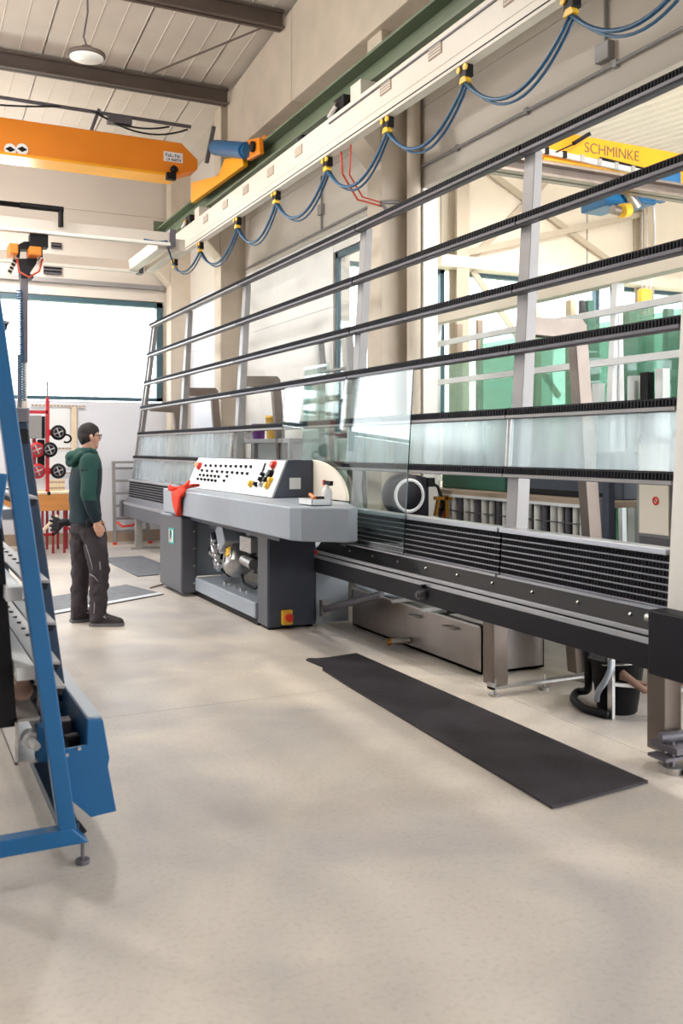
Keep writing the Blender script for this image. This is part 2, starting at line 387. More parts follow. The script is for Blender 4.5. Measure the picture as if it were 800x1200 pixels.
# concrete columns with corbels
def column(y, n):
    m = MB().box(4.16, 4.54, y, y+.3, 0, 6.6)
    m.prism([(4.16, y, 4.24), (3.74, y, 4.68), (3.74, y, 4.72), (4.16, y, 4.72)], (0, .3, 0))
    o = m.build('trim_%d' % n, 'concrete_column', None, .012); tag(o, 'concrete column with sloping crane corbel', None, None, 'structure'); return o
for n, y in ((2, 15.25), (3, 12.62), (4, 7.82)): column(y, n)
sp = empty('trim_5', (4.2, 8, 5.5), 'concrete spandrel beam under roof edge', None, None, 'structure')
for y0, y1 in ((4.0, 9.88), (9.895, 12.15)):
    MB().prism([(4.1, y0, 5.5), (4.1, y1, 5.5), (4.1, y1, 7.55-.1*y1), (4.1, y0, 7.55-.1*y0)], (.38, 0, 0)).build('beam_section', 'concrete_column', sp, .01)
o = B(4.22, 4.5, 12.2, 12.32, 5.3, 6.32).build('trim_6', 'beige_panel'); tag(o, None, None, None, 'structure')

# roof: ribbed sheets running down towards the end wall
def rz(y): return 7.57-.1*y
rf = MB()
rf.prism([(-7.5, -5, rz(-5)+.09), (-7.5, 16, rz(16)+.09), (-7.5, 16, rz(16)+.2), (-7.5, -5, rz(-5)+.2)], (12.3, 0, 0))
ce = rf.build('ceiling', 'roof_sheet'); tag(ce, 'ribbed pale roof sheets', None, None, 'structure')
x = -7.5
while x < 4.7:
    w = 1.02; m = MB(); pts = []
    for k in range(4):
        u = x+k*w/4; pts += [(u+.002 if k == 0 else u, .06), (u+.225, .06), (u+.23, .052), (u+.24, .052), (u+.245, .06)]
    pts[-1] = (x+w-.012, .06)
    vs = [(px, y, rz(y)+dz) for y in (-5, 16) for px, dz in pts]; n = len(pts)
    m._faces(vs+[(p[0], p[1], p[2]+.03) for p in vs], [(i, i+1, n+i+1, n+i) for i in range(n-1)]+[(2*n+i+1, 2*n+i, 3*n+i, 3*n+i+1) for i in range(n-1)])
    m.build('roof_sheet', 'roof_sheet', ce); x += w
for n, (y, zt, h) in enumerate(((12.1, 6.38, .2), (10.12, 6.60, .2), (5.0, 7.08, .24), (0.5, 7.5, .24))):
    o = MB().box(-7.4, 4.08, y-.07, y+.07, zt-.02, zt).box(-7.4, 4.08, y-.012, y+.012, zt-h, zt).box(-7.4, 4.08, y-.07, y+.07, zt-h, zt-h+.02).build('roof_beam', 'roof_beam')
    tag(o, ('dark steel roof beam nearest the end wall above orange crane', 'dark steel roof beam cut off by the top frame edge', 'dark roof beam overhead behind the photographer view', 'dark roof beam above the hall entrance')[n], 'beam')
a, b = AY(318, 28, 10.25), AY(178, 86, 11.6)
tag(MB().cyl(a, b, .012).build('roof_tie_rod', 'roof_beam'), 'thin diagonal steel tie rod under the ribbed roof', 'rod')
# left wall with a long window band (outside the frame)
wl = MB().box(-7.3, -7.1, -5, FAR, 0, 1.6).box(-7.3, -7.1, -5, FAR, 4.4, 8.1).box(-7.3, -7.1, -5, 7.6, 1.6, 4.4).box(-7.3, -7.1, 8.6, 9.2, 1.6, 4.4).box(-7.3, -7.1, 15, FAR, 1.6, 4.4).build('wall_left', 'beige_panel'); tag(wl, None, None, None, 'structure')

o = MB().box(-7.3, 4.7, -5.2, -5, 0, 8.2).build('wall_back', 'beige_panel'); tag(o, None, None, None, 'structure')
# annexe hall beyond the opening
AXR = 19.0
o = MB().box(XW+.2, AXR, FAR, FAR+.2, 0, 2.2).box(XW+.2, AXR, FAR, FAR+.2, 5.02, 8.6).build('wall_annexe', 'annexe_cream'); tag(o, None, None, None, 'structure')
for x0 in (6.2, 9.6, 13.2, 16.6):
    B(x0-.01, x0+.01, FAR-.012, FAR, 5.02, 8.6).build('panel_joint', 'post_grey', o)
window(4, 5.2, 9.7, 2.2, 5.02, FAR+.05, mull=(7.4,)); window(5, 9.95, 13.55, 2.2, 5.02, FAR+.05, mull=(11.7,)); window(6, 13.95, 18.9, 2.2, 5.02, FAR+.05, mull=(16.4,))
m = MB(); pts = []; u = XW+.2
while u < AXR: pts += [(u, 0), (u+.14, 0), (u+.16, -.05), (u+.23, -.05), (u+.25, 0)]; u += .25
def az(y): return 6.35+.085*y
n = len(pts); vs = [(px, y, az(y)+dz) for y in (-4, FAR+.2) for px, dz in pts]
m._faces(vs+[(p[0], p[1], p[2]+.04) for p in vs], [(i, i+1, n+i+1, n+i) for i in range(n-1)]+[(2*n+i+1, 2*n+i, 3*n+i, 3*n+i+1) for i in range(n-1)])
o = m.build('ceiling_annexe', 'annexe_white'); tag(o, None, None, None, 'structure')
for k, x0 in enumerate((9.9, 14.6)):
    o = MB().box(x0-.14, x0+.14, FAR-.34, FAR-.32, 0, 7.5).box(x0-.012, x0+.012, FAR-.32, FAR-.06, 0, 7.5).box(x0-.14, x0+.14, FAR-.06, FAR-.04, 0, 7.5).build('trim_%d' % (7+k), 'brace_grey'); tag(o, 'cream steel column against annexe wall', None, None, 'structure')
y = FAR+.02
for k, (p, q) in enumerate((((9.9, y, 4.9), (12.5, y, 7.4)), ((9.9, y, 7.4), (14.6, y, 5.1)), ((9.9, y, 5.3), (14.6, y, 6.6)), ((10.2, y, 5.0), (12.3, y, 2.6)))):
    o = MB().bar(Vector(p)-Vector((0, .05+.06*k, 0)), Vector(q)-Vector((0, .05+.06*k, 0)), .05, .12).build('wind_brace', 'brace_grey')
    tag(o, ('wide cream diagonal brace rising right across annexe end wall', 'cream diagonal brace falling right across annexe end wall', 'shallow cream brace across annexe end wall', 'thin pale brace crossing the annexe window')[k], 'brace')
o = B(19, 19.2, -4, FAR+.2, 0, 8.4).build('wall_annexe_right', 'annexe_cream'); tag(o, None, None, None, 'structure')
o = B(9.4, 18.9, FAR-.36, FAR-.02, 5.02, 5.24).build('trim_9', 'annexe_cream'); tag(o, None, None, None, 'structure')
zc = (AY(625, 190, 9.0).z, AY(625, 207, 9.0).z)
o = MB().box(5, 18, 8.9, 9.15, zc[1], zc[1]+.03).box(5, 18, 9.01, 9.04, zc[1], zc[0]).box(5, 18, 8.9, 9.15, zc[0]-.03, zc[0]).build('annexe_cross_beam', 'leg_metal'); tag(o, 'long grey steel beam under the yellow annexe crane', 'beam')

# outside: pale ground and one bare tree
o = B(-60, 60, 17.2, 90, -.5, -.3).build('ground_outside', 'grass'); tag(o, None, None, None, 'structure')

# ================================================================== CRANES AND LIGHT RAIL
gb = empty('crane_rail', (3.86, 8, 4.72), 'olive green steel crane rail along the right wall', 'crane rail')
MB().box(3.72, 4.0, -3, 14.4, 4.72, 4.745).box(3.72, 4.0, -3, 14.4, 4.955, 4.98).box(3.845, 3.875, -3, 14.4, 4.72, 4.98).build('girder', 'green_steel', gb)
B(3.83, 3.89, -3, 14.4, 4.98, 5.02).build('running_rail', 'green_steel', gb)
B(3.66, 3.98, 14.4, 14.43, 4.72, 5.08).build('end_stop', 'green_steel', gb)
cr = empty('bridge_crane', (0, 12, 5.1), 'orange overhead bridge crane spanning the hall below the roof', 'crane')
m = MB().prism([(-7, 12.0, 5.12), (3.30, 12.0, 5.10), (3.64, 12.0, 5.24), (3.64, 12.0, 5.36), (3.42, 12.0, 5.55), (-7, 12.0, 5.56)], (0, .32, 0)); m.build('girder', 'crane_orange', cr, .01)
B(-7, 3.36, 11.965, 12.36, 5.09, 5.125).build('flange', 'crane_yellow', cr)
B(3.80, 3.92, 9.95, 12.9, 5.025, 5.10).build('end_truck', 'crane_orange', cr, .01)
MB().prism([AX(px, py, 3.66) for px, py in ((224, 238), (224, 214), (256, 206), (263, 186), (284, 184), (285, 194))], (.055, 0, 0)).build('truck_plate', 'crane_yellow', cr)
MB().prism([AX(px, py, 3.66) for px, py in ((289, 188), (289, 164), (303, 161), (304, 180))], (.055, 0, 0)).build('buffer_block', 'crane_orange', cr, .008)
a_, b_ = AX(253, 173, 3.64), AX(288, 176.5, 3.64); MB().cyl(a_, b_, .095, 18).cyl(b_, b_+(b_-a_)*.06, .07, 16).build('drive_motor', 'motor_blue', cr)
c = AX(297, 172, 3.65); MB().cyl(c, c+Vector((-.03, 0, 0)), .06).build('wheel', 'black', cr)
MB().ball((3.3, 11.93, 5.17), .06, 1).box(3.2, 3.32, 11.9, 11.98, 5.03, 5.12).build('bumper', 'black', cr)
p, q = AY(192, 177, 11.99), AY(214, 193, 11.99)
pl = B(p.x, q.x, 11.985, 12.0, q.z+.02, p.z).build('sign_plate', 'paper', cr)
text('Fab.-Nr.', .066, ((p.x+q.x)/2, 11.984, (p.z*.68+q.z*.32)), ROT_NY, 'ink', cr, 'lettering', .001, bold=.0005)
text('14 46874', .054, ((p.x+q.x)/2, 11.984, (p.z*.3+q.z*.7)), ROT_NY, 'ink', cr, 'lettering', .001, bold=.0005)
for px in (12, 26):
    c = AY(px, 175, 11.99); MB().cyl((c.x, 12.0, c.z), (c.x, 11.985, c.z), .07, 20).build('marker_disc', 'paper', cr)
    MB().prism([(c.x-.06, 11.984, c.z), (c.x, 11.984, c.z-.035), (c.x+.06, 11.984, c.z), (c.x, 11.984, c.z+.035)], (0, .004, 0)).build('marker_diamond', 'black', cr)
# power rail with loops above the crane
pr = empty('crane_power_rail', (0, 12.2, 5.7), 'thin grey power rail with looping cables above orange crane', 'power rail')
za = AY(0, 112, 12.2).z; zb = AY(258, 154, 12.2).z
MB().cyl((-6, 12.2, za), (3.6, 12.2, zb), .025, 8).build('conduit', 'rail_grey', pr)
for x0, x1, sag in ((-.6, 1.9, .12), (2.35, 3.55, .16), (2.3, 3.3, .1)):
    MB().tube([(x0+(x1-x0)*k/12, 12.17, za-.03-sag*4*(k/12)*(1-k/12)-.05*(x0 > 2)*k/12) for k in range(13)], .012, 6).build('loop_cable', 'cable_black', pr)
c = AY(105, 140, 12.2); MB().bar((c.x, 12.2, 5.55), (c.x+.12, 12.2, za+.02), .04, .04).build('bracket', 'rail_grey', pr)
c = AY(137, 140, 12.2); B(c.x-.12, c.x+.18, 12.13, 12.27, za-.14, za-.03).build('junction_box', 'rail_grey', pr)
c = AY(242, 152, 12.2); MB().bar((c.x, 12.2, 5.4), (c.x+.1, 12.2, zb+.05), .05, .05).build('bracket', 'rail_grey', pr)

# white light-rail runway with festoon trolleys
RX0, RX1 = 3.52, 3.57
rw = empty('runway_rail', (3.58, 8, 4.17), 'cream white steel runway beam along the wall below green rail', 'runway')
B(RX0, RX1, -3, 12.7, 4.2, 4.5).build('beam', 'runway_white', rw, .004)
MB().box(RX0-.02, RX0, -3, 12.7, 4.2, 4.225).box(RX0-.004, RX0, -3, 12.7, 4.27, 4.277).build('lip', 'runway_white', rw)
B(RX0-.02, RX1+.01, -3, 12.75, 4.168, 4.19).build('track', 'runway_white', rw); B(RX0-.022, RX1, -3, 12.7, 4.19, 4.2).build('track_slot', 'black', rw)
B(RX0-.012, RX0, -3, 7.6, 4.44, 4.452).build('cable_strip', 'rail_grey', rw)
for px, py in ((241, 257), (264, 240), (288, 222), (317, 202), (350, 179), (452, 104), (510, 62), (600, 2)):
    c = AX(px, py, RX0); g = B(RX0-.006, RX0, c.y-.09, c.y+.09, 4.36, 4.45).build('grille_plate', 'grille_brown', rw)
    m = MB()
    for k in range(4): m.box(RX0-.009, RX0-.004, c.y-.08, c.y+.08, 4.372+k*.021, 4.38+k*.021)
    m.build('slot_row', 'runway_white', g)
# bracket boxes with black sensor on the green rail
for k, (px, py) in enumerate(((408, 122), (362, 158), (228, 265))):
    c = AX(px, py, 3.66)
    e = empty('rail_sensor', (3.7, c.y, 4.55), ('black sensor block on the runway beside the middle column', 'small black stop on the runway left of the sensor block', 'black sensor with chrome roller near the far end of the runway')[k], 'sensor')
    if k != 1: B(3.62, 3.8, c.y-.32, c.y-.12, 4.5, 4.72).build('housing', 'runway_white', e, .005)
    sgz = .5 if k == 1 else 1
    B(3.56, 3.64, c.y-.1*sgz, c.y+.1*sgz, 4.5, 4.5+.16*sgz).build('sensor_body', 'black', e, .01)
    if k != 1: MB().cyl((3.54, c.y+.14, 4.53), (3.54, c.y-.02, 4.58), .03).build('roller', 'chrome', e)
tro_y = [12.75, 11.55, 10.12, 8.93, 7.68, 6.54, 5.42, 4.31, 3.2]
where = ['at the far end over the cross beams', 'second from the far end', 'third from the far end', 'fourth from the far end', 'left of the middle column corbel', 'in front of the middle column corbel', 'right of the brown downpipe', 'nearest the camera at the top edge', 'beyond the top edge']
pts_t = []
def trolley(y):
    e = empty('cable_trolley', (3.55, y, 4.03))
    MB().box(3.51, 3.57, y-.045, y+.045, 4.08, 4.165).build('body', 'black', e, .005)
    for dy in (-.04, .04):
        MB().cyl((3.498, y+dy, 4.14), (3.512, y+dy, 4.14), .022, 14).build('wheel', 'signal_yellow', e)
    MB().prism([(3.508, y-.045, 4.045), (3.508, y+.045, 4.045), (3.508, y+.025, 4.085), (3.508, y-.025, 4.085)], (.045, 0, 0)).build('clamp', 'signal_yellow', e)
    return e
t0 = trolley(tro_y[0])
for k, y in enumerate(tro_y[:8]):
    e = t0 if k == 0 else copy_tree(t0)
    e.location = (3.55, y, 4.03); tag(e, 'yellow and black cable trolley under white runway, '+where[k], 'cable trolley', 'cable trolleys under the white runway')
for k in range(8):
    y0, y1 = tro_y[k], tro_y[k+1]; sg = .27 if k else .14
    e = MB()
    for dx, ds, r in ((0, 0, .014), (.03, .03, .010)):
        e.tube([(3.53+dx, y0+(y1-y0)*i/16, 4.05-(sg+ds)*4*(i/16)*(1-i/16)) for i in range(17)], r, 6)
    o = e.build('festoon_cable', 'cable_blue')
    tag(o, 'blue festoon cable hanging right of the trolley '+where[k], 'cable', 'festoon cables under the white runway')
tag(MB().tube([(3.56, 7.45, 4.16), (3.6, 7.5, 3.98), (3.8, 7.6, 3.8), (4.15, 7.78, 3.82)], .01, 6).tube([(3.56, 7.25, 4.16), (3.62, 7.4, 3.95), (3.85, 7.6, 3.83), (4.15, 7.8, 3.86)], .008, 6).build('hanging_hose', 'hose_red'), 'thin red air hose looping from runway to concrete column', 'hose')
# conduits and downpipe on the right wall
tag(MB().cyl((4.42, 7.66, 0), (4.42, 7.66, 6.5), .065, 18).build('downpipe', 'concrete_column'), 'round beige downpipe beside the middle concrete column', 'pipe')
cd = empty('wall_conduit', (4.48, 5, 4.18), 'thin grey conduit pipe along the wall above the opening', 'conduit')
MB().cyl((4.48, -2, 4.19), (4.48, 7.6, 4.19), .014, 8).build('pipe', 'post_grey', cd)
for y in (1, 2, 3, 4, 5, 6, 7): B(4.465, 4.5, y-.02, y+.02, 4.165, 4.215).build('pipe_clip', 'post_grey', cd)
MB().cyl((4.48, 5.1, 4.3), (4.48, 5.1, 6.2), .013, 8).build('riser', 'post_grey', cd)
B(4.44, 4.5, 5.03, 5.17, 4.24, 4.37).build('junction_box', 'post_grey', cd, .008)
tag(MB().cyl((4.48, 8.25, 4.07), (4.48, 12.5, 4.07), .014, 8).cyl((4.48, 9.9, 4.07), (4.48, 9.9, 4.7), .012, 8).box(4.45, 4.5, 9.85, 9.95, 4.25, 4.37).build('wall_conduit', 'post_grey'), 'thin conduit pipe between the two concrete columns', 'conduit')
tag(MB().tube([(4.14, 7.7, 3.78), (4.14, 7.8, 3.86), (4.3, 7.79, 3.88), (4.54, 7.79, 3.86)], .018, 8).build('column_conduit', 'post_grey'), 'pale conduit bent around the middle column below corbel', 'conduit')
# far bridge girders of the light crane with hoist mast
lb = empty('light_crane_bridge', (1, 12, 3.98), 'twin white girder light crane bridge in front of the end wall', 'crane')
for y, z, xr in ((11.25, 4.02, 3.04), (12.95, 3.98, 3.06)):
    B(-6, xr, y-.06, y+.06, z, z+.15).build('girder', 'beige_panel', lb, .004)
    B(-6, xr, y-.1, y-.06, z-.012, z+.02).build('flange', 'annexe_white', lb)
    B(xr, xr+.07, y-.08, y+.08, z-.02, z+.19).build('end_cap', 'rail_grey', lb)
for x in (2.985, 3.21): B(x-.06, x+.06, 11.32, 12.9, 3.985, 4.13).build('side_rail', 'runway_white', lb, .004)
MB().tube([(1.35, 11.15, 4.3), (-2, 11.15, 4.32)], .03, 8).cyl((1.75, 11.15, 4.32), (1.75, 11.15, 4.1), .03).cyl((1.3, 11.15, 4.3), (1.78, 11.15, 4.3), .035).build('cable_chain', 'black', lb)
MB().tube([AY(168, 281, 11.2), AY(185, 284, 11.2), AY(196, 283, 11.2)], .02, 6).tube([(3.05, 11.3, 4.0), (3.2, 11.6, 3.88), (3.4, 12.2, 3.92), (3.55, 12.7, 4.05)], .012, 6).build('hose', 'cable_blue', lb)
# chain hoist trolley + mast + vacuum lifter
hy = 11.3
ho = empty('vacuum_hoist', (1.45, hy, 1.0), 'grey hoist mast with orange trolley and red vacuum lifter', 'hoist')
def hp(x, y, Y=hy): return AY(x, y, Y)
def hbox(m, x0, y0, x1, y1, d0, d1): 
    a, b = hp(x0, y0), hp(x1, y1); m.box(a.x, b.x, hy+d0, hy+d1, b.z, a.z); return m
hbox(MB(), 9, 288, 19, 301, -.2, .1).build('orange_drive', 'signal_orange', ho, .01)
hbox(MB(), 32, 292, 46, 303, -.2, .1).build('orange_drive', 'signal_orange', ho, .01)
MB().prism([hp(18, 300), hp(19, 288), hp(28, 283), hp(40, 283), hp(50, 290), hp(50, 303), hp(46, 303), hp(45, 292), hp(24, 292), hp(23, 302)], (0, .16, 0)).build('trolley_frame', 'black', ho)
MB().prism([hp(22, 303), hp(44, 303), hp(39, 326), hp(25, 326)], (0, .2, 0)).build('hoist_body', 'beam_black', ho)
MB().prism([hp(17, 300), hp(22, 303), hp(13, 323), hp(8, 317)], (0, .1, 0)).build('louvre_box', 'runway_white', ho)
for k in range(4):
    MB().prism([hp(16-k*2, 304+k*4), hp(20-k*2, 306+k*4), hp(19-k*2, 308+k*4), hp(15-k*2, 306+k*4)], (0, -.02, 0)).build('louvre', 'black', ho)
hbox(MB(), 24.5, 326, 33, 425, 0, .1).build('mast_outer', 'rail_grey', ho)
hbox(MB(), 27, 424, 32, 486, .02, .08).build('mast_inner', 'runway_white', ho)
hbox(MB(), 21, 415, 26, 484, .02, .08).build('mast_inner', 'rail_grey', ho)
m = MB(); a, b = hp(22, 340), hp(26, 470)
m.tube([(a.x+.035*math.cos(k*1.05)+(b.x-a.x)*k/260, hy-.04+.03*math.sin(k*1.05), a.z+(b.z-a.z)*k/260) for k in range(260)], .006, 5).build('spiral_hose', 'cable_blue', ho)
MB().tube([hp(50, 303, hy-.05), hp(46, 318, hy-.06), hp(34, 325, hy-.08), hp(22, 318, hy-.06), hp(20, 303, hy-.05)], .012, 6).build('loop_hose', 'hose_red', ho)
MB().bar(hp(37, 322), hp(50, 303), .05, .05).build('strut', 'annexe_white', ho)
B(1.42, 1.62, 11.21, 11.36, 3.86, 4.008).build('hanger', 'black', ho)
hbox(MB(), 18, 478, 34, 502, -.05, .12).build('mast_head', 'rail_grey', ho, .01)
hbox(MB(), 53, 466, 57, 576, -.06, 0).build('red_post', 'lifter_red', ho)
hbox(MB(), 54.2, 447, 55.8, 468, -.04, -.02).build('post_rod', 'rail_grey', ho)
hbox(MB(), 34, 481, 55, 485, -.06, 0).build('red_arm', 'lifter_red', ho)
hbox(MB(), 33, 487, 48, 514, -.08, .06).build('control_box', 'post_grey', ho, .008)
hbox(MB(), 48, 488, 52, 514, -.05, .04).build('side_box', 'black', ho)
hbox(MB(), 55, 576, 58, 580, -.08, -.02).build('post_foot', 'black', ho)
for k, (cx, cy) in enumerate(((68, 507), (58, 527), (68, 552), (43, 527), (44, 552))):
    c = hp(cx, cy, hy-.1)
    d = MB().lathe([(.02, 0), (.085, 0), (.088, .018), (.06, .03), (.02, .035)], c, (0, -1, 0), 20).build('suction_cup', 'black' if k < 3 else 'lifter_red', ho)
    MB().lathe([(.045, .03), (.06, .032), (.06, .038), (.045, .036)], c, (0, -1, 0), 16, ring=True).build('cup_ring', 'rail_grey', d)
    for q in range(4):
        t = q*PI/2+.4; MB().bar((c.x, c.y-.04, c.z), (c.x+.055*math.cos(t), c.y-.035, c.z+.055*math.sin(t)), .012, .01).build('spoke', 'zinc', d)
    if k in (0, 2): MB().box(hp(57, 1).x, c.x, hy-.08, hy-.02, c.z-.035, c.z+.035).build('cup_arm', 'lifter_red', ho)
c = hp(78, 514, hy-.08); MB().tube([(c.x+.05*math.cos(t), c.y, c.z+.045*math.sin(t)) for t in [2.4-k*.42 for k in range(12)]], .012, 6).build('hook', 'black', ho)
for x0, y0, x1, y1, mm in ((38, 514, 42, 545, 'dark_red'), (34, 545, 52, 556, 'dark_red'), (44, 515, 52, 545, 'black'), (36, 556, 55, 574, 'console_white')):
    hbox(MB(), x0, y0, x1, y1, -.03, .05).build('valve_block', mm, ho, .006)
# round high bay lamp in view
lx, ly, lz = 1.74, 9.5, 5.43
la = empty('high_bay_lamp', (lx, ly, lz), 'round high bay lamp hanging from the ribbed roof', 'lamp')
MB().lathe([(.17, 0), (.185, .015), (.18, .04), (.09, .06), (.05, .11), (.02, .12)], (lx, ly, lz), seg=28).build('housing', 'roof_beam', la)
MB().lathe([(.0, -.006), (.165, -.006), (.165, .004), (0, .004)], (lx, ly, lz), seg=28).build('lens', 'lens_white', la)
MB().tube([(lx, ly, lz+.12), (lx-.03, ly, lz+.2), (lx+.01, ly, lz+.45), (lx, ly, rz(ly)+.03)], .009, 6).build('suspension_cable', 'rail_grey', la)
tag(la, 'round high bay lamp hanging from the ribbed roof', 'lamp')

# ================================================================== GLASS EDGING MACHINE: conveyors
def XR(z): return 3.355+.0629*z
LEAN = .0629
def roller_strip(y0, y1, z, pitch, r, h, x):
    """row of small rollers, axis up the lean; one joined mesh, too small to pick apart"""
    vs = []; fs = []; n = 8; y = y0+pitch/2
    while y < y1:
        b = len(vs)
        for dz in (-h/2, h/2):
            for k in range(n): t = 2*PI*k/n; vs.append((x+dz*LEAN+r*math.cos(t), y+r*math.sin(t), z+dz))
        fs += [(b+k, b+(k+1) % n, b+n+(k+1) % n, b+n+k) for k in range(n)]+[tuple(b+k for k in range(n))[::-1], tuple(b+n+k for k in range(n))]
        y += pitch
    return vs, fs
def rail(y0, y1, z, parent, light=False, pitch=.0245):
    x = XR(z)
    m = MB(); m.prism([(x, y0, z-.035), (x+.05, y0, z-.035), (x+.053, y0, z+.03), (x+.003, y0, z+.03)], (0, y1-y0, 0))
    bar = m.build('rail', 'post_grey' if light else 'rail_grey', parent)
    B(x-.022, x+.02, y0, y1, z-.03, z-.012).build('lower_lip', 'post_grey' if light or z < 1.9 else 'rail_grey', bar)
    g = MB(); v, f = roller_strip(y0, y1, z+.008, pitch, pitch*.36, .034, x-.008); g._faces(v, f)
    st = g.build('roller_row', 'roller_rubber', bar, flip=False); st['kind'] = 'stuff'
    B(x-.004, x+.03, y0, y1, z+.027, z+.034).build('upper_lip', 'black', bar)
    return bar
RAILZ = [1.40, 1.765, 2.17, 2.55, 2.98, 3.43]
def post(y, parent, z0, z1=3.42, name='support_post', w=.11, dy=0.0, rear=True):
    xa, xb = XR(z0)+.06, XR(z1)+.06
    MB().prism([(xa, y-w/2, z0), (xa+.1, y-w/2, z0), (xb+.06, y-w/2+dy, z1), (xb, y-w/2+dy, z1)], (0, w, 0)).build(name, 'post_grey', parent, .004)
    # rear support: short arm and a sloping leg down to the floor
    if rear:
        x = XR(2.2)+.1
        MB().prism([(x, y-.048, 2.26), (x, y-.048, 2.37), (x+.42, y-.048, 2.38), (x+.46, y-.048, 2.34), (x+.40, y-.048, 2.25)], (0, .096, 0)).build('rear_arm', 'leg_metal', parent, .004)
        MB().bar((x+.41, y, 2.33), (x+.62, y, .02), .1, .084, (0, 1, 0)).build('rear_leg', 'leg_metal', parent, .004)

cv = empty('infeed_conveyor', (3.4, 5.2, 0), 'long dark roller conveyor with leaning rail grid on the right', 'conveyor')
# modules of the leaning rail grid, right part
for z in RAILZ:
    if z < 3:
        rail(3.43, 4.83, z, cv); rail(4.84, 7.14, z, cv, pitch=.030)
    else:
        rail(3.3, 4.83, z, cv); rail(4.84, 7.14, z, cv, pitch=.030)
for y in (4.83, 7.15): post(y, cv, .8, rear=(y < 5))
z0, z1 = .72, 2.9
MB().prism([(XR(z0)-.02, 3.24, z0), (XR(z0)+.10, 3.24, z0), (XR(3.5)+.10, 3.24, 3.5), (XR(3.5)-.02, 3.24, 3.5)], (0, .18, 0)).build('end_post', 'annexe_white', cv, .006)
def sheet(y0, y1, za, zb, parent):
    MB().prism([(XR(za)+.02, y0, za), (XR(za)+.025, y0, za), (XR(zb)+.025, y0, zb), (XR(zb)+.02, y0, zb)], (0, y1-y0, 0)).build('backing_sheet', 'milky_sheet', parent)
    for y in (y0, y1-.012): MB().prism([(XR(za)+.012, y, za), (XR(za)+.03, y, za), (XR(zb)+.03, y, zb), (XR(zb)+.012, y, zb)], (0, .012, 0)).build('sheet_clip', 'zinc', parent)
sheet(3.43, 4.82, 1.435, 1.73, cv); sheet(4.845, 7.14, 1.435, 1.73, cv)
# lower bed of roller rows
def bed(y0, y1, parent, pitch):
    xa, xb = XR(.76), XR(1.05)
    MB().prism([(xa+.03, y0, .755), (xa+.06, y0, .755), (xb+.06, y0, 1.04), (xb+.03, y0, 1.04)], (0, y1-y0, 0)).build('bed_plate', 'black', parent)
    for k in range(7):
        z = .79+k*.036
        bar = MB().box(XR(z)-.006, XR(z)+.03, y0, y1, z-.020, z-.014).build('row_strip', 'aluminium', parent)
        g = MB(); v, f = roller_strip(y0, y1, z, pitch, pitch*.40, .024, XR(z)+.002); g._faces(v, f)
        st = g.build('roller_row', 'roller_rubber', bar, flip=False); st['kind'] = 'stuff'
    MB().prism([(xb-.035, y0, 1.028), (xb+.06, y0, 1.028), (xb+.062, y0, 1.058), (xb-.033, y0, 1.058)], (0, y1-y0, 0)).build('top_strip', 'aluminium', parent, .003)
    MB().prism([(xa-.03, y0, .752), (xa+.03, y0, .752), (xa+.03, y0, .766), (xa-.03, y0, .766)], (0, y1-y0, 0)).build('base_strip', 'aluminium', parent)
bed(3.43, 4.82, cv, .0245); bed(4.84, 6.95, cv, .030)
B(3.36, 3.46, 6.95, 7.05, .70, 1.06).build('bed_end_block', 'rail_grey', cv, .005)
B(3.30, 3.50, 2.6, 7.44, .475, .60).build('beam', 'beam_black', cv, .006)
B(3.295, 3.50, 3.43, 7.44, .60, .632).build('slide_rail', 'aluminium', cv, .003)
B(3.30, 3.50, 3.43, 7.44, .632, .642).build('slide_gap', 'black', cv)
B(3.297, 3.50, 3.43, 7.44, .642, .668).build('slide_rail', 'aluminium', cv, .003)
MB().prism([(3.305, 3.43, .668), (3.50, 3.43, .668), (3.50, 3.43, .755), (3.375, 3.43, .755)], (0, 4.0, 0)).build('bolt_panel', 'black', cv, .003)
nb = Vector((-.087, 0, .07)).normalized()
for y in (3.62, 4.02, 4.42, 4.82, 5.22, 5.62, 6.02, 6.42, 6.82):
    c = Vector((3.342, y, .714)); MB().cyl(c, c+nb*.010, .008, 8).build('bolt', 'zinc', cv)
B(3.27, 3.52, 2.3, 3.43, .465, .775).build('end_cover', 'beam_black', cv, .01)
MB().cyl((3.33, 3.49, .72), (3.33, 3.44, .72), .025, 12).build('cover_bolt', 'zinc', cv)
B(3.285, 3.31, 7.37, 7.41, .635, .665).build('red_stop', 'signal_red', cv, .004)
c = AX(494, 697, 3.28); MB().cyl((3.30, c.y, c.z), (3.25, c.y, c.z), .03, 18).cyl((3.25, c.y, c.z), (3.235, c.y, c.z), .018, 14).build('hand_knob', 'rail_grey', cv)
MB().cyl((3.30, c.y-.02, c.z+.06), (3.26, c.y-.02, c.z+.06), .014, 10).build('indicator', 'black', cv)
# legs with foot frames
for y in (4.94, 3.5):
    MB().prism([(3.39, y-.06, .06), (3.5, y-.06, .06), (3.5, y-.06, .48), (3.39, y-.06, .48)], (0, .12, 0)).build('leg', 'leg_metal', cv, .005)
    if y > 4: MB().bar((4.14, y+.03, .06), (4.1, y+.03, .48), .12, .1, (0, 1, 0)).build('leg', 'leg_metal', cv, .005)
    MB().box(3.36, 4.22, y-.09, y-.03, .045, .06).box(3.36, 3.38, y-.09, y-.03, .045, .085).build('foot_rail', 'zinc', cv)
    for x in (3.4, 3.78, 4.16): MB().cyl((x, y-.06, .012), (x, y-.06, .1), .008, 8).cyl((x, y-.06, 0), (x, y-.06, .014), .04, 14).build('levelling_foot', 'zinc', cv)
B(3.55, 3.72, 3.30, 3.42, .05, .48).build('leg', 'pale_wood', cv)
m = MB().box(3.3, 3.62, 3.34, 3.46, .06, .075).box(3.33, 3.6, 3.3, 3.48, .1, .13)
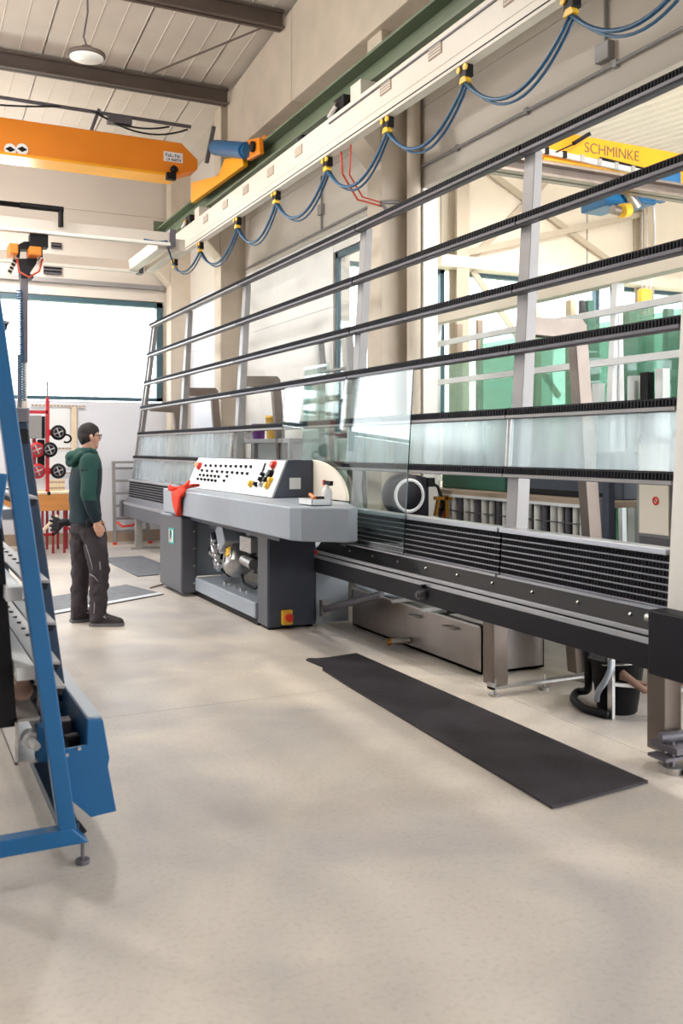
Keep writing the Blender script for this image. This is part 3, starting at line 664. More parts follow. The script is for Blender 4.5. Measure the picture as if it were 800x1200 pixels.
m.cyl((3.34, 3.42, .15), (3.62, 3.36, .16), .028, 10).cyl((3.36, 3.36, .01), (3.36, 3.36, .15), .012, 8).build('foot_clamp', 'rail_grey', cv)
for x, y in ((3.36, 3.36), (3.42, 3.28), (3.56, 3.34)): MB().cyl((x, y, 0), (x, y, .03), .05, 14).build('levelling_foot', 'zinc', cv)
# diagonal pipe and grey hose from cabinet to beam
MB().cyl((3.36, 7.36, .16), (3.46, 6.5, .40), .03, 12).build('drain_pipe', 'rail_grey', cv)
B(3.33, 3.40, 7.34, 7.40, .10, .24).build('pipe_flange', 'zinc', cv)
MB().tube([(3.5, 7.3, .52), (3.55, 7.1, .40), (3.62, 6.8, .34), (3.7, 6.5, .36)], .02, 8).build('water_hose', 'light_grey', cv)

# outfeed conveyor, left part behind the console
oc = empty('outfeed_conveyor', (3.4, 12, 0), 'far grey roller conveyor with leaning rail grid by end wall', 'conveyor')
LEFT_END = {1.40: 14.78, 1.765: 14.6, 2.17: 14.5, 2.55: 14.4, 2.98: 14.32, 3.43: 14.27}
for z in RAILZ:
    rail(7.16, 10.14, z, oc, pitch=.034); rail(10.16, LEFT_END[z], z, oc, light=True, pitch=.04)
for y in (10.15, 12.45): post(y, oc, .8)
for d in (0, -.17):
    MB().prism([(XR(.8)+.03, 15.0+d, .8), (XR(.8)+.09, 15.0+d, .8), (XR(3.42)+.09, 14.27+d, 3.45), (XR(3.42)+.03, 14.27+d, 3.45)], (0, .06, 0)).build('end_post', 'post_grey', oc)
x = XR(2.2)+.1
MB().prism([(x, 14.3, 2.12), (x, 14.3, 2.24), (x+.42, 14.3, 2.26), (x+.46, 14.3, 2.22), (x+.40, 14.3, 2.10)], (0, .09, 0)).build('rear_arm', 'leg_metal', oc)
MB().bar((x+.41, 14.35, 2.22), (x+.62, 14.35, .02), .1, .09, (0, 1, 0)).build('rear_leg', 'leg_metal', oc)
sheet(10.17, 14.55, 1.435, 1.73, oc); sheet(10.17, 14.8, 1.07, 1.37, oc)
bed(9.9, 14.95, oc, .034)
B(3.30, 3.50, 7.72, 14.9, .475, .66).build('beam', 'slate_grey', oc, .006)
B(3.293, 3.50, 7.72, 14.9, .662, .70).build('slide_rail', 'aluminium', oc, .003)
MB().prism([(3.305, 7.72, .70), (3.50, 7.72, .70), (3.50, 7.72, .755), (3.36, 7.72, .755)], (0, 7.18, 0)).build('bolt_panel', 'slate_grey', oc)
B(3.27, 3.52, 14.9, 15.05, .46, .72).build('end_cover', 'slate_grey', oc, .01)
for y in (14.3,):
    B(3.35, 3.45, y-.05, y+.05, .03, .475).build('leg', 'zinc', oc, .004); B(3.86, 3.96, y-.05, y+.05, .03, .475).build('leg', 'motor_blue', oc, .004)
    MB().box(3.28, 4.02, y-.05, y+.05, .0, .03).build('foot_rail', 'zinc', oc)
B(3.6, 3.68, 10.9, 11.0, .0, .475).build('leg', 'zinc', oc)

# ------------------------------------------------------------------ machine console
mc = empty('edging_machine', (2.95, 8.6, 0), 'grey glass edging machine with white button console', 'machine')
ap = [(2.65, 10.02), (2.65, 6.42), (2.70, 6.32), (2.98, 6.1), (3.06, 6.12), (3.28, 6.72), (3.28, 10.02)]
MB().prism([(x, y, .865) for x, y in ap], (0, 0, .25)).build('apron', 'light_grey', mc, .012)
B(2.8, 3.28, 7.0, 9.98, .80, .864).build('apron_underside', 'slate', mc)
# control housing: white sloping face, slate ends
Y0, Y1 = 7.56, 10.17
MB().prism([(2.97, Y0, 1.115), (3.34, Y0, 1.115), (3.34, Y0, 1.445), (3.105, Y0, 1.445)], (0, Y1-Y0, 0)).build('control_housing', 'slate', mc, .008)
PB, PT = Vector((2.95, 0, 1.115)), Vector((3.09, 0, 1.44)); PN = Vector((-.325, 0, .14)).normalized(); PS = (PT-PB).normalized()
MB().prism([(2.952, Y0+.015, 1.12), (2.975, Y0+.015, 1.12), (3.11, Y0+.015, 1.44), (3.088, Y0+.015, 1.44)], (0, Y1-Y0-.03, 0)).build('control_panel', 'console_white', mc, .003)
def pan(cx, cy):   # pixel of the panel zoom (200..430 / 520..680) -> point on the sloping panel
    return RP(200+cx/3.478, 520+cy/3.478, (2.952, 0, 1.12), PN)
def knob(c, r, h, m):
    o = MB().cyl(c, c+PN*h*.4, r*1.35, 10).cyl(c+PN*h*.4, c+PN*h, r, 10).build('switch', m, mc); return o
for x0, x1, y0, y1, n in ((145, 330, 90, 95, 10), (130, 315, 110, 123, 10), (122, 198, 128, 135, 6), (113, 185, 144, 152, 6), (232, 234, 134, 134, 1), (220, 221, 152, 152, 1)):
    for k in range(n):
        u = k/max(1, n-1); c = pan(x0+(x1-x0)*u, y0+(y1-y0)*u); knob(c, .0125, .022, 'black')
        if y0 < 100:
            d = c-PS*.035; MB().cyl(d, d+PN*.004, .009, 8).build('marker', 'zinc', mc)
for cx, cy, r, mm in ((120, 92, .035, 'signal_red'), (423, 88, .032, 'signal_red'), (412, 124, .030, 'black'), (404, 132, .02, 'green_paint'), (330, 165, .026, 'signal_yellow'),
                      (352, 167, .018, 'black'), (372, 168, .018, 'zinc'), (398, 172, .026, 'signal_yellow'), (372, 148, .02, 'black'), (392, 150, .024, 'black'), (412, 150, .02, 'signal_yellow'), (380, 128, .016, 'black'), (112, 88, .02, 'signal_yellow')):
    knob(pan(cx, cy), r, .04, mm)
c = pan(358, 105); MB().prism([pan(335, 80), pan(385, 80), pan(375, 136), pan(330, 130)], PN*.006).build('display', 'paper', mc)
MB().prism([pan(386, 80), pan(390, 80), pan(376, 122), pan(372, 122)], PN*.012).build('gauge_strip', 'black', mc)
a, b = AY(339, 560, Y0), AY(352, 573, Y0); B(a.x, b.x, Y0-.006, Y0, b.z, a.z).build('notice_plate', 'paper', mc)
# quarter-round wheel guard
p = [(3.345, 7.62, 1.115), (3.345, 6.9, 1.115)]
p += [(3.345, 6.9+.72*(1-math.cos(t)), 1.115+.33*math.sin(t)) for t in [k*PI/2/14 for k in range(1, 15)]]
MB().prism(p, (.03, 0, 0)).build('wheel_guard', 'annexe_cream', mc, .004)
# cabinets and plinth
B(2.70, 2.875, 9.5, 10.36, .04, .83).build('left_cabinet', 'slate_grey', mc, .02)
for z in (.14, .32, .5, .68): MB().cyl((2.84, 9.505, z), (2.84, 9.49, z), .012, 8).build('cabinet_screw', 'zinc', mc)
lg = AX(201, 628, 2.699)
lo = B(2.694, 2.70, lg.y-.10, lg.y+.10, lg.z-.085, lg.z+.085).build('logo_plate', 'logo_teal', mc, .004)
B(2.690, 2.694, lg.y-.078, lg.y+.078, lg.z-.065, lg.z+.065).build('logo_face', 'paper', lo)
text('B', .15, (2.687, lg.y, lg.z), ROT_NX, 'green_paint', mc, 'logo_letter', .002, bold=.008)
B(2.875, 3.26, 9.58, 9.64, .2, .86).build('partition', 'light_grey', mc)
B(2.85, 3.285, 7.705, 9.5, .06, .20).build('plinth', 'light_grey', mc, .012)
B(2.88, 3.285, 7.705, 10.3, .0, .06).build('plinth_base', 'black', mc)
B(2.88, 3.32, 7.45, 7.70, .02, .864).build('right_cabinet', 'slate', mc, .01)
B(2.872, 2.88, 7.46, 7.69, .03, .80).build('cabinet_edge', 'slate_grey', mc)
for x in (2.92, 3.28): MB().cyl((x, 7.5, 0), (x, 7.5, .03), .03, 12).build('levelling_foot', 'black', mc)
a, b = AY(329, 715, 7.45), AY(341, 731, 7.45)
sw = B(a.x, b.x, 7.41, 7.45, b.z, a.z).build('main_switch', 'signal_yellow', mc, .006); MB().cyl(((a.x+b.x)/2+.01, 7.41, (a.z+b.z)/2), ((a.x+b.x)/2+.01, 7.385, (a.z+b.z)/2), .035, 16).bar(((a.x+b.x)/2+.01, 7.38, (a.z+b.z)/2-.035), ((a.x+b.x)/2+.01, 7.38, (a.z+b.z)/2+.035), .02, .02).build('switch_knob', 'signal_red', sw)
MB().cyl((3.1, 7.25, .80), (3.1, 7.25, .862), .02, 10).box(3.02, 3.2, 7.2, 7.28, .78, .80).build('hinge_bracket', 'zinc', mc)
# spindle motor assembly under the apron
mo_c = Vector((2.99, 8.55, .50)); ax = Vector((-.25, -.55, -.5)).normalized()
def along(a, b): return mo_c+ax*a+Vector((0, .8, -.6)).normalized()*b
g = MB().lathe([(.05, -.22), (.12, -.21), (.13, -.19), (.13, .13), (.10, .17), (.04, .19)], mo_c, ax, 22).build('spindle_motor', 'zinc', mc)
for k in range(10):
    t = k*PI*2/10; u = ax.orthogonal().normalized(); v = ax.cross(u); d = (u*math.cos(t)+v*math.sin(t))*.135
    MB().bar(mo_c+ax*-.17+d, mo_c+ax*.12+d, .012, .02, d).build('cooling_fin', 'zinc', g)
n1 = Vector((-.8, -.35, .45)).normalized(); c = mo_c+n1*.13
MB().bar(c-ax*.06+n1*.01, c+ax*.05+n1*.01, .06, .008, n1).build('motor_label', 'signal_yellow', g)
MB().bar((2.97, 8.72, .80), (2.97, 8.58, .60), .2, .26, (1, 0, 0)).build('terminal_box', 'light_grey', mc, .015)
MB().prism([(2.95, 8.75, .74), (2.95, 8.98, .74), (3.1, 8.98, .80), (3.1, 8.75, .80)], (0, 0, .03)).build('cover_plate', 'console_white', mc)
for (p, q, r) in (((2.93, 9.12, .66), (2.90, 8.98, .60), .045), ((2.92, 9.06, .56), (2.89, 8.90, .50), .05), ((2.92, 8.98, .48), (2.89, 8.82, .42), .045), ((2.95, 9.15, .42), (2.93, 9.0, .36), .035), ((2.95, 8.92, .64), (2.91, 8.80, .57), .045), ((2.93, 9.2, .52), (2.91, 9.12, .49), .03)):
    MB().cyl(p, q, r, 14).cyl(q, Vector(q)+(Vector(q)-Vector(p))*.4, r*.6, 12).build('spindle', 'chrome', mc)
MB().box(2.96, 3.04, 8.86, 9.22, .36, .68).build('spindle_carrier', 'black', mc, .01)
MB().box(2.9, 3.0, 7.95, 8.25, .60, .74).cyl((2.93, 8.2, .52), (2.93, 7.95, .50), .05, 14).build('feed_unit', 'zinc', mc, .008)
MB().box(3.05, 3.2, 9.05, 9.3, .55, .84).build('spindle_slide', 'black', mc); MB().box(3.0, 3.2, 9.15, 9.5, .70, .82).build('slide_block', 'rail_grey', mc, .01)
MB().box(3.0, 3.2, 7.75, 8.35, .6, .84).build('gear_housing', 'zinc', mc, .02); MB().cyl((3.0, 8.2, .5), (3.05, 7.8, .46), .06, 12).cyl((3.0, 8.1, .62), (2.94, 8.1, .62), .05).build('drive_shaft', 'black', mc)
MB().tube([(3.0, 8.5, .4), (2.98, 8.35, .28), (3.0, 8.1, .26), (3.05, 7.95, .36), (3.1, 7.85, .6)], .012, 6).tube([(3.0, 9.1, .45), (2.98, 9.0, .32), (3.0, 8.85, .28), (3.05, 8.7, .3)], .01, 6).build('motor_cable', 'black', mc)
B(3.05, 3.285, 7.71, 8.5, .64, .86).build('rear_cover', 'light_grey', mc)
for k, y in enumerate((8.25, 8.42, 8.58, 8.75, 8.9)): MB().cyl((2.98, y, .201), (2.98, y, .225), .018, 8).build('drain_bolt', 'chrome', mc)
B(3.325, 3.64, 7.462, 7.50, .02, .47).build('side_panel', 'light_grey', mc)
# things on the apron
c = G(362, 592, 1.117)
tb = empty('tool_tray', (c.x+.05, c.y, 1.116), 'small white tray with tools on the console shelf', 'tray')
x0, x1, y0, y1 = c.x-.02, c.x+.14, c.y-.10, c.y+.16
MB().box(x0, x1, y0, y1, 1.116, 1.122).box(x0, x0+.005, y0, y1, 1.116, 1.165).box(x1-.005, x1, y0, y1, 1.116, 1.165).box(x0, x1, y0, y0+.005, 1.116, 1.165).box(x0, x1, y1-.005, y1, 1.116, 1.165).build('box', 'console_white', tb)
t = empty('brush', (c.x+.05, c.y+.1, 1.14)); tag(t, 'yellow handled brush lying across the white tray', 'brush')
MB().cyl((c.x+.02, c.y-.06, 1.172), (c.x+.08, c.y+.16, 1.19), .014, 8).build('handle', 'signal_orange', t); MB().box(c.x+.03, c.x+.09, c.y-.08, c.y-.04, 1.165, 1.185).build('bristles', 'beam_black', t)
c = G(383, 592, 1.117)
sb = empty('spray_bottle', (c.x, c.y, 1.116), 'clear spray bottle with red and black trigger head', 'bottle')
MB().lathe([(.036, 0), (.04, .01), (.04, .10), (.03, .125), (.014, .14), (.014, .155)], (c.x, c.y, 1.116), seg=18).build('bottle_body', 'console_white', sb)
MB().prism([(c.x, c.y+.07, 1.30), (c.x, c.y-.06, 1.30), (c.x, c.y-.05, 1.265), (c.x, c.y+.01, 1.265), (c.x, c.y+.015, 1.27), (c.x, c.y+.05, 1.272)], (.025, 0, 0)).cyl((c.x+.012, c.y-.005, 1.265), (c.x+.012, c.y-.005, 1.296), .015, 10).build('spray_head', 'black', sb)
MB().prism([(c.x+.004, c.y+.045, 1.272), (c.x+.004, c.y+.02, 1.272), (c.x+.004, c.y+.035, 1.2), (c.x+.004, c.y+.055, 1.205)], (.016, 0, 0)).box(c.x-.002, c.x+.02, c.y+.06, c.y+.08, 1.265, 1.305).build('trigger', 'signal_red', sb)
# red cloth draped over apron edge
c = AX(209, 577, 2.64); bm = MB(); n = 12; rings = []
rows = [(.20, 1.165, .02), (.12, 1.16, .05), (.05, 1.145, .12), (.0, 1.13, .19), (-.025, 1.10, .20), (-.035, 1.04, .15), (-.035, .98, .11), (-.03, .92, .07), (-.025, .865, .035)]
for i, (dx, z, hw) in enumerate(rows):
    r = []
    for k in range(n):
        t = 2*PI*k/n; th = .012+.012*math.sin(3*t+i)*(1 if i > 2 else .5)
        r.append((2.645+dx-abs(math.sin(t))*0-(.018+th)*math.sin(t)*(1 if i > 3 else .6), c.y-.03*i*.3+hw*math.cos(t)*(1+.15*math.sin(i*2.1)), z+(.02*math.sin(2*t+i) if i < 5 else .012*math.cos(4*t))))
    rings.append(r)
bm.loft(rings); bm.tube([(2.66, c.y-.1, 1.13), (2.67, c.y-.16, 1.16), (2.7, c.y-.2, 1.22)], [.03, .025, .01], 8).tube([(2.63, c.y+.1, 1.12), (2.61, c.y+.2, 1.13), (2.63, c.y+.28, 1.16)], [.03, .03, .012], 8)
tag(bm.build('red_cloth', 'red_cloth'), 'crumpled orange red rag draped over the left console edge', 'cloth')

# glass pane standing on the rollers
gp = MB()
ya, yb, za, zb = 5.98, 8.48, .775, 2.13; d = -.035
P = lambda y, z, o: (XR(z)+d-o, y, z)
pane = MB()._faces([P(ya, za, 0), P(yb, za, 0), P(yb, zb, 0), P(ya, zb, 0), P(ya, za, .01), P(yb, za, .01), P(yb, zb, .01), P(ya, zb, .01)],
    [(0, 1, 2, 3), (7, 6, 5, 4)])
pane.mi = 1; pane._faces([P(ya, za, 0), P(yb, za, 0), P(yb, zb, 0), P(ya, zb, 0), P(ya, za, .01), P(yb, za, .01), P(yb, zb, .01), P(ya, zb, .01)], [(0, 4, 5, 1), (1, 5, 6, 2), (2, 6, 7, 3), (3, 7, 4, 0)])
o = pane.build('clear_glass_sheet', ['clear_glass', 'glass_edge']); tag(o, 'large clear glass pane leaning on the conveyor rails reflecting the window', 'glass')

# ------------------------------------------------------------------ under the conveyor: tank, bucket, hoses
tk = empty('water_tank', (3.85, 6.3, 0), 'long stainless steel water tank under the conveyor', 'tank')
tx0, tx1, ty0, ty1, th = 3.6, 4.12, 5.32, 7.3, .34
MB().box(tx0, tx0+.01, ty0, ty1, .015, th).box(tx1-.01, tx1, ty0, ty1, .015, th).box(tx0, tx1, ty0, ty0+.01, .015, th).box(tx0, tx1, ty1-.01, ty1, .015, th).box(tx0, tx1, ty0, ty1, .015, .03).build('tub', 'stainless', tk)
MB().box(tx0-.015, tx0+.01, ty0-.015, ty1, th-.01, th).box(tx0-.015, tx1, ty0-.015, ty0+.01, th-.01, th).build('rim', 'zinc', tk)
B(tx0+.012, tx1-.012, ty0+.3, ty1-.1, th-.035, th-.03).build('water', 'clear_glass', tk)
B(tx0+.05, tx1-.05, ty0+.02, ty0+.5, th-.01, th+.0).build('lid', 'zinc', tk)
for y, l in ((6.75, .5), (6.4, .4), (5.95, .35)): MB().bar((tx0-.1, y, th+.02), (tx0+l, y+.02, th+.03), .035, .025).build('cross_bar', 'zinc', tk)
for y in (6.2, 5.7): MB().tube([(tx0-.005, y-.07, th-.07), (tx0-.035, y-.07, th-.07), (tx0-.035, y+.07, th-.07), (tx0-.005, y+.07, th-.07)], .007, 6).build('handle', 'zinc', tk)
c = AX(470, 765, 3.55); MB().cyl((tx0, c.y-.05, .07), (tx0-.14, c.y, .06), .024, 12).build('drain_valve', 'zinc', tk); MB().cyl((tx0-.14, c.y, .06), (tx0-.17, c.y+.01, .058), .026, 12).build('valve_cap', 'bronze', tk)
bc = G(737, 838)
bk = empty('black_bucket', (bc.x, bc.y+.1, 0), 'black plastic bucket under the conveyor right end', 'bucket')
MB().lathe([(.0, .004), (.105, 0), (.115, .01), (.155, .30), (.168, .30), (.168, .315), (.15, .315), (.11, .02), (.0, .02)], (bc.x, bc.y+.1, 0), seg=26).build('body', 'black', bk)
MB().tube([(bc.x+.165*math.cos(t), bc.y+.1+.165*math.sin(t), .29-.02*math.sin(t)) for t in [PI*k/12-PI*.9 for k in range(13)]], .005, 6).build('bail', 'zinc', bk)
q0 = AX(688, 770, 3.8)
tag(MB().tube(smooth([(q0.x, q0.y, .474), AX(689, 790, 3.77), G(688, 808, .07), G(676, 811, .028), G(672, 819, .026), G(682, 829, .026), G(698, 834, .026), G(713, 838, .026)]), .024, 10).build('suction_hose', 'black'), 'black suction hose curling on the floor by the bucket', 'hose')
tag(MB().tube(smooth([AX(712, 779, 3.86), AX(713, 768, 3.80), AX(716, 780, 3.68), AX(709, 798, 3.66), AX(701, 810, 3.68), G(699, 821, .08)]), .017, 8).build('drain_hose', 'light_grey'), 'pale grey drain hose hanging out of the black bucket', 'hose')
c1 = G(716, 842); st = empty('floor_stand', (c1.x, c1.y-.05, 0), 'low galvanised angle iron stand beside the bucket', 'stand')
yy = c1.y; MB().box(c1.x-.01, c1.x+.01, yy-.02, yy+.02, 0, .5).build('upright', 'zinc', st); MB().bar((c1.x, yy, .2), (c1.x+.5, yy-.15, .14), .04, .02).build('brace', 'zinc', st)
MB().tube([(c1.x+.03, yy-.05, .27), (c1.x+.15, yy-.1, .17), (c1.x+.35, yy-.2, .22), (c1.x+.5, yy-.3, .2)], .022, 8).tube([(c1.x+.03, yy-.04, .24), (c1.x+.2, yy-.08, .19), (c1.x+.5, yy-.3, .24)], .012, 8).build('hose', 'brown_belt', st)

# ------------------------------------------------------------------ mats on the floor
mp = [(2.715, 6.27), (2.75, 6.30), (2.79, 6.27), (2.90, 6.26), (3.14, 6.30), (3.15, 3.30), (2.55, 3.235), (2.60, 4.2), (2.665, 5.5), (2.70, 5.95), (2.735, 6.02)]
tag(MB().prism([(x, y, .001) for x, y in mp], (0, 0, .012)).build('rubber_mat', 'rubber_mat'), 'long black rubber mat with torn far end before conveyor', 'mat')
q = [G(60, 716), G(150, 686), G(190, 697), G(60, 722)]
A, Bq, Cq = G(148, 686), G(192, 697), G(60, 721)
dirv = (Bq-Cq).normalized(); wid = (A-Bq)
base = [Bq, Bq+wid, Bq+wid-dirv*2.3, Bq-dirv*2.3]
e = empty('floor_plate', (base[0]+base[2])/2*1.0, 'dark floor mat with white edge strip beside the worker', 'mat'); e.location.z = 0
MB().prism([(v.x, v.y, .001) for v in base], (0, 0, .010)).build('mat_body', 'floor_mat_grey', e)
wn = wid.normalized()*.11; MB().prism([(v.x, v.y, .011) for v in (Bq, Bq+wn, Bq+wn-dirv*2.3, Bq-dirv*2.3)], (0, 0, .003)).build('edge_strip', 'mat_edge', e)
q = [G(118, 655), G(166, 652), G(192, 662), G(186, 674), G(161, 676)]
tag(MB().prism([(v.x, v.y, .001) for v in q], (0, 0, .010)).build('anti_fatigue_mat', 'floor_mat_grey'), 'dark grey speckled mat lying behind the left console cabinet', 'mat')
tag(MB().cyl(G(176, 689, .012), G(196, 683, .012), .008, 6).build('floor_cable', 'brown_belt'), 'short brown cable on the floor by left cabinet', 'cable')
# ================================================================== BLUE GLASS RACK (left foreground)
br = empty('blue_rack', (.4, 5.4, 0), 'blue leaning glass rack with chute box in left foreground', 'rack')
YB = 7.6
def lx_(z): return .585-.136*(z-.13)      # centre line of the leaning post
def lean_post(y, m, z0, z1, off=0, w=.062, d=.06, name='leaning_post'):
    MB().prism([(lx_(z0)+off-w/2, y, z0), (lx_(z0)+off+w/2, y, z0), (lx_(z1)+off+w/2, y, z1), (lx_(z1)+off-w/2, y, z1)], (0, d, 0)).build(name, m, br, .004)
for y in (3.55, 5.5, YB): lean_post(y, 'rack_blue', .138, 2.4)
for y in (3.55, YB):
    MB().prism([(-.5, y-.002, .078), (.66, y-.002, .084), (.60, y-.002, .145), (-.5, y-.002, .135)], (0, .066, 0)).build('foot_beam', 'rack_blue', br, .004)
    MB().bar((.345, y+.03, 1.46), (.15, y+.03, .12), .06, .06, (0, 1, 0)).build('rear_leg', 'rack_blue', br, .004)
    MB().bar((.625, y+.07, .14), (.655, y+.07, .095), .02, .012, (0, 1, 0)).build('foot_pad', 'black', br)
for (x, y) in ((.64, 3.575), (-.4, 3.575), (.64, YB+.03)): MB().cyl((x, y, .012), (x, y, .085), .007, 8).cyl((x, y, 0), (x, y, .016), .026, 14).build('levelling_foot', 'rail_grey', br)
B(.565, .635, 3.61, YB, .1, .14).build('base_beam', 'rack_dark_blue', br, .004)
for y in (4.2, 6.0, 7.4):
    lean_post(y, 'rack_dark_blue', .45, 1.66, .115, .06, .05, 'support_profile')
    MB().box(lx_(1.68)+.07, lx_(1.68)+.15, y-.03, y+.06, 1.66, 1.72).build('profile_cap', 'rail_grey', br, .005)
    MB().box(lx_(1.62)+.08, lx_(1.62)+.14, y-.04, y, 1.57, 1.63).build('profile_clamp', 'black', br, .005)
for x, z in ((.502, 1.363), (.546, 1.04), (.569, .877), (.585, .723), (.604, .628), (.40, 2.03)):
    led = MB().prism([(x-.10, 3.74, z+.012), (x, 3.74, z), (x, 3.74, z-.010), (x-.10, 3.74, z+.002)], (0, YB-3.74, 0)).build('ledge', 'post_grey', br)
    MB().prism([(x-.085, 3.745, z), (x-.004, 3.745, z-.011), (x-.01, 3.745, z-.034), (x-.075, 3.745, z-.03)], (0, YB-3.75, 0)).build('under_strip', 'black', led)  # black strip along the underside of the ledge
    for k in range(18):
        yy = 3.82+k*.16; MB().cyl((x-.05, yy, z+.004), (x-.05, yy, z+.012), .010, 8).build('bolt', 'black', led)
MB().prism([(lx_(.62)-.13, 4.0, .62), (lx_(.62)-.12, 4.0, .62), (lx_(1.36)-.07, 4.0, 1.36), (lx_(1.36)-.08, 4.0, 1.36)], (0, 3.4, 0)).build('back_panel', 'rack_dark_blue', br)
for x0, x1, z0, z1 in ((.375, .434, .987, 1.037), (.36, .40, 1.286, 1.327), (.41, .476, .693, .743)):
    B(x0, x1, 3.62, YB, z0, z1).build('white_tube', 'console_white', br, .004)
MB().prism([(.315, 3.72, 1.25), (.37, 3.72, 1.25), (.425, 3.72, .50), (.35, 3.72, .50)], (0, .06, 0)).build('black_post', 'black', br)
ch = MB().box(.415, .425, 3.7, YB, .36, .53).box(.415, .505, 3.7, YB, .52, .53).box(.415, .53, 3.7, YB, .36, .37).build('channel', 'zinc', br)
MB().cyl((.47, 3.74, .45), (.47, 3.68, .45), .032, 16).cyl((.47, 3.68, .45), (.485, 3.64, .435), .016, 10).build('hand_knob', 'console_white', ch)
B(.49, .53, 3.66, 3.74, .37, .50).build('bearing_block', 'rack_blue', br, .004)
MB().cyl((.46, 3.85, .60), (.46, YB, .60), .04, 14).build('brown_roller', 'brown_belt', br)
pg = [(.577, .421), (.664, .425), (.667, .521), (.725, .513), (.75, .364), (.744, .332), (.776, .155), (.68, .148), (.598, .233)]
MB().prism([(x, 3.62, z) for x, z in pg], (0, .012, 0)).build('chute_end_plate', 'rack_blue', br, .003)
MB().prism([(x, 3.632, z) for x, z in [(.667, .521), (.725, .513), (.75, .364), (.744, .332), (.776, .155), (.68, .148), (.66, .2), (.66, .40)]], (0, YB-3.64, 0)).build('chute', 'rack_blue', br, .003)
B(.672, .722, 3.64, YB, .516, .524).build('chute_lit_top', 'light_grey', br)  # pale strip, paints the lit look of the chute's top face
B(.58, .66, 3.64, YB, .26, .36).build('drive_bed', 'black', br)
for k in range(10):
    y = 3.75+k*.22; MB().cyl((.60, y, .40), (.65, y+.02, .40), .035, 10).build('drive_roller', 'beam_black', br)
for k in range(4): MB().box(.59, .65, 3.86+k*.5, 3.93+k*.5, .38, .46).build('motor_block', 'rail_grey', br, .006)
for p in ((.59, 3.615, .40), (.60, 3.615, .24), (.635, 3.615, .418)): MB().cyl(p, (p[0], p[1]-.006, p[2]), .007, 8).build('plate_screw', 'zinc', br)

# ================================================================== END WALL CLUTTER
wb = empty('workbench', (2.0, 14.5, 0), 'workbench with orange wood apron and red steel legs', 'bench')
B(1.2, 2.46, 14.2, 14.95, .875, .905).build('top', 'pale_wood', wb, .004)
B(1.22, 2.44, 14.21, 14.24, .63, .872).build('apron', 'wood', wb, .004)
for x in (1.98, 2.13, 2.29, 2.42):
    for y in (14.25, 14.85): B(x-.017, x+.017, y, y+.03, 0, .64).build('leg', 'dark_red', wb)
B(1.95, 2.15, 14.25, 14.28, .26, .30).build('stretcher', 'lifter_red', wb); B(2.29, 2.44, 14.25, 14.28, .34, .38).build('stretcher', 'lifter_red', wb)
a, b = AY(47, 625, 14.1), AY(68, 604, 14.1)
MB().bar(a, b, .03, .12, (0, -1, 0)).build('brace', 'pale_wood', wb)
def perf(name, pts, y, n, rows, label, m='console_white', cat='rail'):
    p, q = AY(*pts[0], y), AY(*pts[1], y); e = empty(name, ((p.x+q.x)/2, y, q.z), label, cat)
    B(p.x, q.x, y, y+.02, q.z, p.z).build('plate', m, e)
    mm = MB()
    for r in range(rows):
        for k in range(n):
            x = p.x+(q.x-p.x)*(k+.5)/n; z = q.z+(p.z-q.z)*(r+.5)/rows; mm.box(x-.022, x+.022, y-.004, y, z-.014, z+.014)
    o = mm.build('slot_row', 'grille_brown', e); o['kind'] = 'stuff'
perf('slotted_rail', ((36, 473), (100, 478)), FAR-.03, 15, 1, 'upper slotted wall rail just below the end window')
perf('slotted_rail', ((60, 523), (88, 528)), FAR-.03, 7, 1, 'middle slotted wall rail behind the lifter cups')
perf('slotted_rail', ((60, 552), (88, 557)), FAR-.03, 7, 1, 'lower slotted wall rail above the workbench')
perf('slotted_board', ((42, 562), (76, 575)), 14.6, 8, 2, 'cream perforated board standing on the workbench', 'pale_wood', 'board')
p, q = AY(58, 478, FAR-.02), AY(82, 548, FAR-.02)
tag(B(p.x, q.x, FAR-.02, FAR-.004, q.z, p.z).build('wall_board', 'console_white'), 'white board on the end wall behind the lifter', 'board')
p, q = AY(84, 477, FAR-.04), AY(90, 532, FAR-.04)
tag(B(p.x, q.x, FAR-.04, FAR-.004, q.z, p.z).build('wall_batten', 'pale_wood', None, .004), 'cream wooden batten standing on the end wall', 'batten')
# step ladder
sl = empty('step_ladder', (3.46, 15.3, 0), 'white folding step ladder against the end wall', 'ladder')
for xb, xt in ((3.21, 3.24), (3.78, 3.64)):
    MB().bar((xb, 15.10, .03), (xt, 15.36, 1.33), .05, .03).build('stile', 'post_grey', sl)
    MB().bar((xb+(.08 if xb < 3.4 else -.06), 15.54, .0), (xt, 15.42, 1.3), .03, .03).build('rear_stile', 'post_grey', sl)
    MB().box(xb-.03, xb+.03, 15.07, 15.13, 0, .04).build('foot', 'signal_red', sl)
for k in range(6):
    t_ = .16+k*.155; B(3.21+.03*t_, 3.78-.14*t_, 15.08+.26*t_, 15.18+.26*t_, 1.3*t_-.015, 1.3*t_+.02).build('tread', 'post_grey', sl)
B(3.23, 3.66, 15.28, 15.46, 1.30, 1.335).build('top_tread', 'post_grey', sl)
MB().tube([(3.25, 15.15, .36), (3.33, 15.1, .29), (3.48, 15.08, .30), (3.63, 15.1, .37), (3.75, 15.14, .42)], .02, 6).build('strap', 'signal_red', sl)
